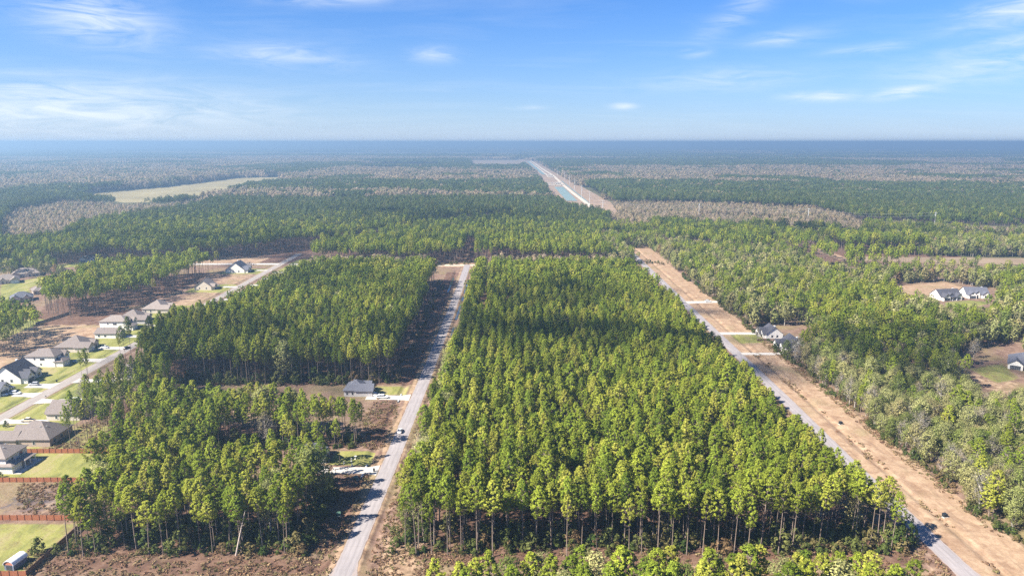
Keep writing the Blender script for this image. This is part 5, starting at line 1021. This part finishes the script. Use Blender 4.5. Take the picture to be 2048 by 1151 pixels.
# ------------------------------------------------------------------ canal, fields, power line
def sheet(name, poly, z, mat, kind='structure'):
    b = MB(); b.add([(x, y, z) for x, y in poly], [tuple(range(len(poly)))]); return tag(b.obj(name, mat), kind=kind)
sheet('canal_bank', PG([(1036, 317), (1060, 316), (1110, 345), (1222, 405), (1238, 428), (1222, 448), (1150, 432), (1092, 402), (1082, 372)][::-1]), .5, 'canal_bank')
sheet('canal_water', PG([(1108, 374), (1127, 374.5), (1155, 402.5), (1133, 402)][::-1]), 1.0, 'canal_water'); sheet('canal_water', PG([(1054, 323.2), (1058.5, 323), (1092, 349.6), (1083, 348.8)][::-1]), 1.0, 'canal_water')
sheet('canal_ditch', PG([(1122, 362), (1124.5, 362), (1179, 406), (1174, 405)][::-1]), 1.0, 'canal_water')
def ribbon(name, px, w, z, mat):
    P = [Vector((*G(u, v), 0)) for u, v in px]; b = MB(); v = []
    for i, p in enumerate(P):
        t = (P[min(i + 1, len(P) - 1)] - P[max(i - 1, 0)]).normalized(); nrm = Vector((-t.y, t.x, 0)); v += [(*(p + nrm * w)[:2], z), (*(p - nrm * w)[:2], z)]
    b.add(v, [(2 * i + 1, 2 * i + 3, 2 * i + 2, 2 * i) for i in range(len(P) - 1)]); tag(b.obj(name, mat), kind='structure')
ribbon('canal_track', [(1057, 318), (1083, 337), (1107, 352), (1128, 372), (1150, 390), (1176, 409.5), (1194, 425), (1206, 440)], 4.5, 1.3, 'limestone')
ribbon('canal_track', [(1058, 322), (1096, 352), (1106, 352.5)], 3, 1.25, 'limestone')
sheet('field', PG([(150, 390), (330, 374), (470, 356), (572, 354), (562, 363), (500, 370), (440, 388), (330, 404), (250, 406)][::-1]), .3, 'field_grass')
for P in ([(720, 331), (880, 332), (880, 337), (720, 336)], [(940, 320), (1045, 320), (1048, 333), (940, 331)], [(610, 306), (1045, 306), (1045, 312), (610, 311)], [(1895, 449), (2070, 457), (2070, 468), (1900, 456)], [(1720, 513), (2080, 517), (2080, 531), (1720, 522)], [(1400, 434), (1690, 448), (1870, 458), (1870, 462), (1690, 452.5), (1400, 439)]): sheet('field', PG(P[::-1]), .3, 'field_tan')
def weir(u0, u1, v0, v1, label):
    x0, y0 = G(u0, v1); x1, _ = G(u1, v1); root = empty('canal_weir', (x0, y0, 0)); tag(root, label, 'weir', 'concrete weirs across the canal'); w = x1 - x0; d = G(u0, v0)[1] - y0
    b = MB(); b.box(0, w, 0, d, 0, 2.5); b.obj('apron', 'limestone', root)
    for i in range(5): b = MB(); b.box(i * w / 4 - .8, i * w / 4 + .8, d * .3, d * .5, 2.4, 7); b.obj('pier', 'drive_concrete', root)
    b = MB(); b.box(-2, w + 2, d * .3, d * .55, 7, 8); b.obj('deck', 'drive_concrete', root)
weir(1096, 1106, 353, 355, 'far pale concrete weir across the canal'); weir(1113, 1123, 368.5, 371.5, 'near pale concrete weir at the head of the canal basin')
weir(1096, 1110, 369.8, 371.2, 'low concrete sill beside the near weir')
poles = [(1205, 438, 30), (1179, 412, 28), (1163, 396, 28), (1149, 380, 28), (1139, 370, 28), (1129, 361, 28), (1115, 351, 28), (1397, 441, 26), (1615, 449, 24), (1868, 458, 24)]
plab = ['tallest steel pole where the two power lines meet', 'steel pole beside the canal, second from the meeting pole', 'steel pole beside the canal, third from the meeting pole', 'steel pole beside the canal, fourth from the meeting pole', 'steel pole beside the canal, fifth from the meeting pole', 'steel pole beside the canal, sixth from the meeting pole', 'farthest steel pole beside the canal', 'steel pole in the tan wood, first to the right of the meeting pole', 'steel pole on the pale strip, second to the right of the meeting pole', 'rightmost steel pole of the power line']
PP = []
for (u, v, h), l in zip(poles, plab):
    x, y = G(u, v); PP.append((x, y, h)); root = empty('power_pole', (x, y, 0)); tag(root, l, 'power pole', 'power line poles')
    b = MB(); b.tube((0, 0, -.5), (0, 0, h), .5, .28, 8); b.obj('pole', 'pole_steel', root); ax = (0, 1) if u > 1210 else (1, 0)
    for k, zz in enumerate((h - .8, h - 4)): b = MB(); b.tube((-3 * ax[0], -3 * ax[1], zz), (3 * ax[0], 3 * ax[1], zz), .16, .16, 6); b.obj('crossarm', 'pole_steel', root)
def cable(p, q, off, z, label):
    b = MB(); n = 14; pts = []
    for i in range(n + 1): t = i / n; pts.append((p[0] + (q[0] - p[0]) * t + off[0], p[1] + (q[1] - p[1]) * t + off[1], (p[2] - z) * (1 - t) + (q[2] - z) * t - 5 * 4 * t * (1 - t)))
    for i in range(n): b.tube(pts[i], pts[i + 1], .09, .09, 4, caps=False)
    tag(b.obj('power_cable', 'cable'), label, 'cable', 'power cables')
nm_ = ['first', 'second', 'third', 'fourth', 'fifth', 'sixth', 'seventh', 'eighth', 'ninth']
seq = [(0, 7), (7, 8), (8, 9), (0, 1), (1, 2), (2, 3), (3, 4), (4, 5), (5, 6)]
for i, (a, c) in enumerate(seq):
    for off, z, w in ((2.8, .6, 'upper'), (-2.8, 3.8, 'lower')):
        o_ = (0, off) if i < 3 else (off, 0)
        cable(PP[a], PP[c], o_, z, '%s power cable of the %s span %s' % (w, nm_[i if i < 3 else i - 3], 'running right from the meeting pole' if i < 3 else 'running along the canal from the meeting pole'))
# ------------------------------------------------------------------ the hazy air
def build_haze():
    m, n, L = newmat('haze_air'); o = n('ShaderNodeOutputMaterial'); v = n('ShaderNodeVolumePrincipled')
    v.inputs['Color'].default_value = (0.36, 0.55, 0.74, 1); v.inputs['Density'].default_value = 0.00029; v.inputs['Anisotropy'].default_value = 0.38; v.inputs['Density Attribute'].default_value = ''
    L.new(v.outputs[0], o.inputs['Volume'])
    b = MB(); b.box(-54000, 54000, -54000, 54000, -2.5, 130); ob = b.obj('haze', 'haze_air'); tag(ob, 'thin blue haze filling the air over the land', kind='stuff')
build_haze()
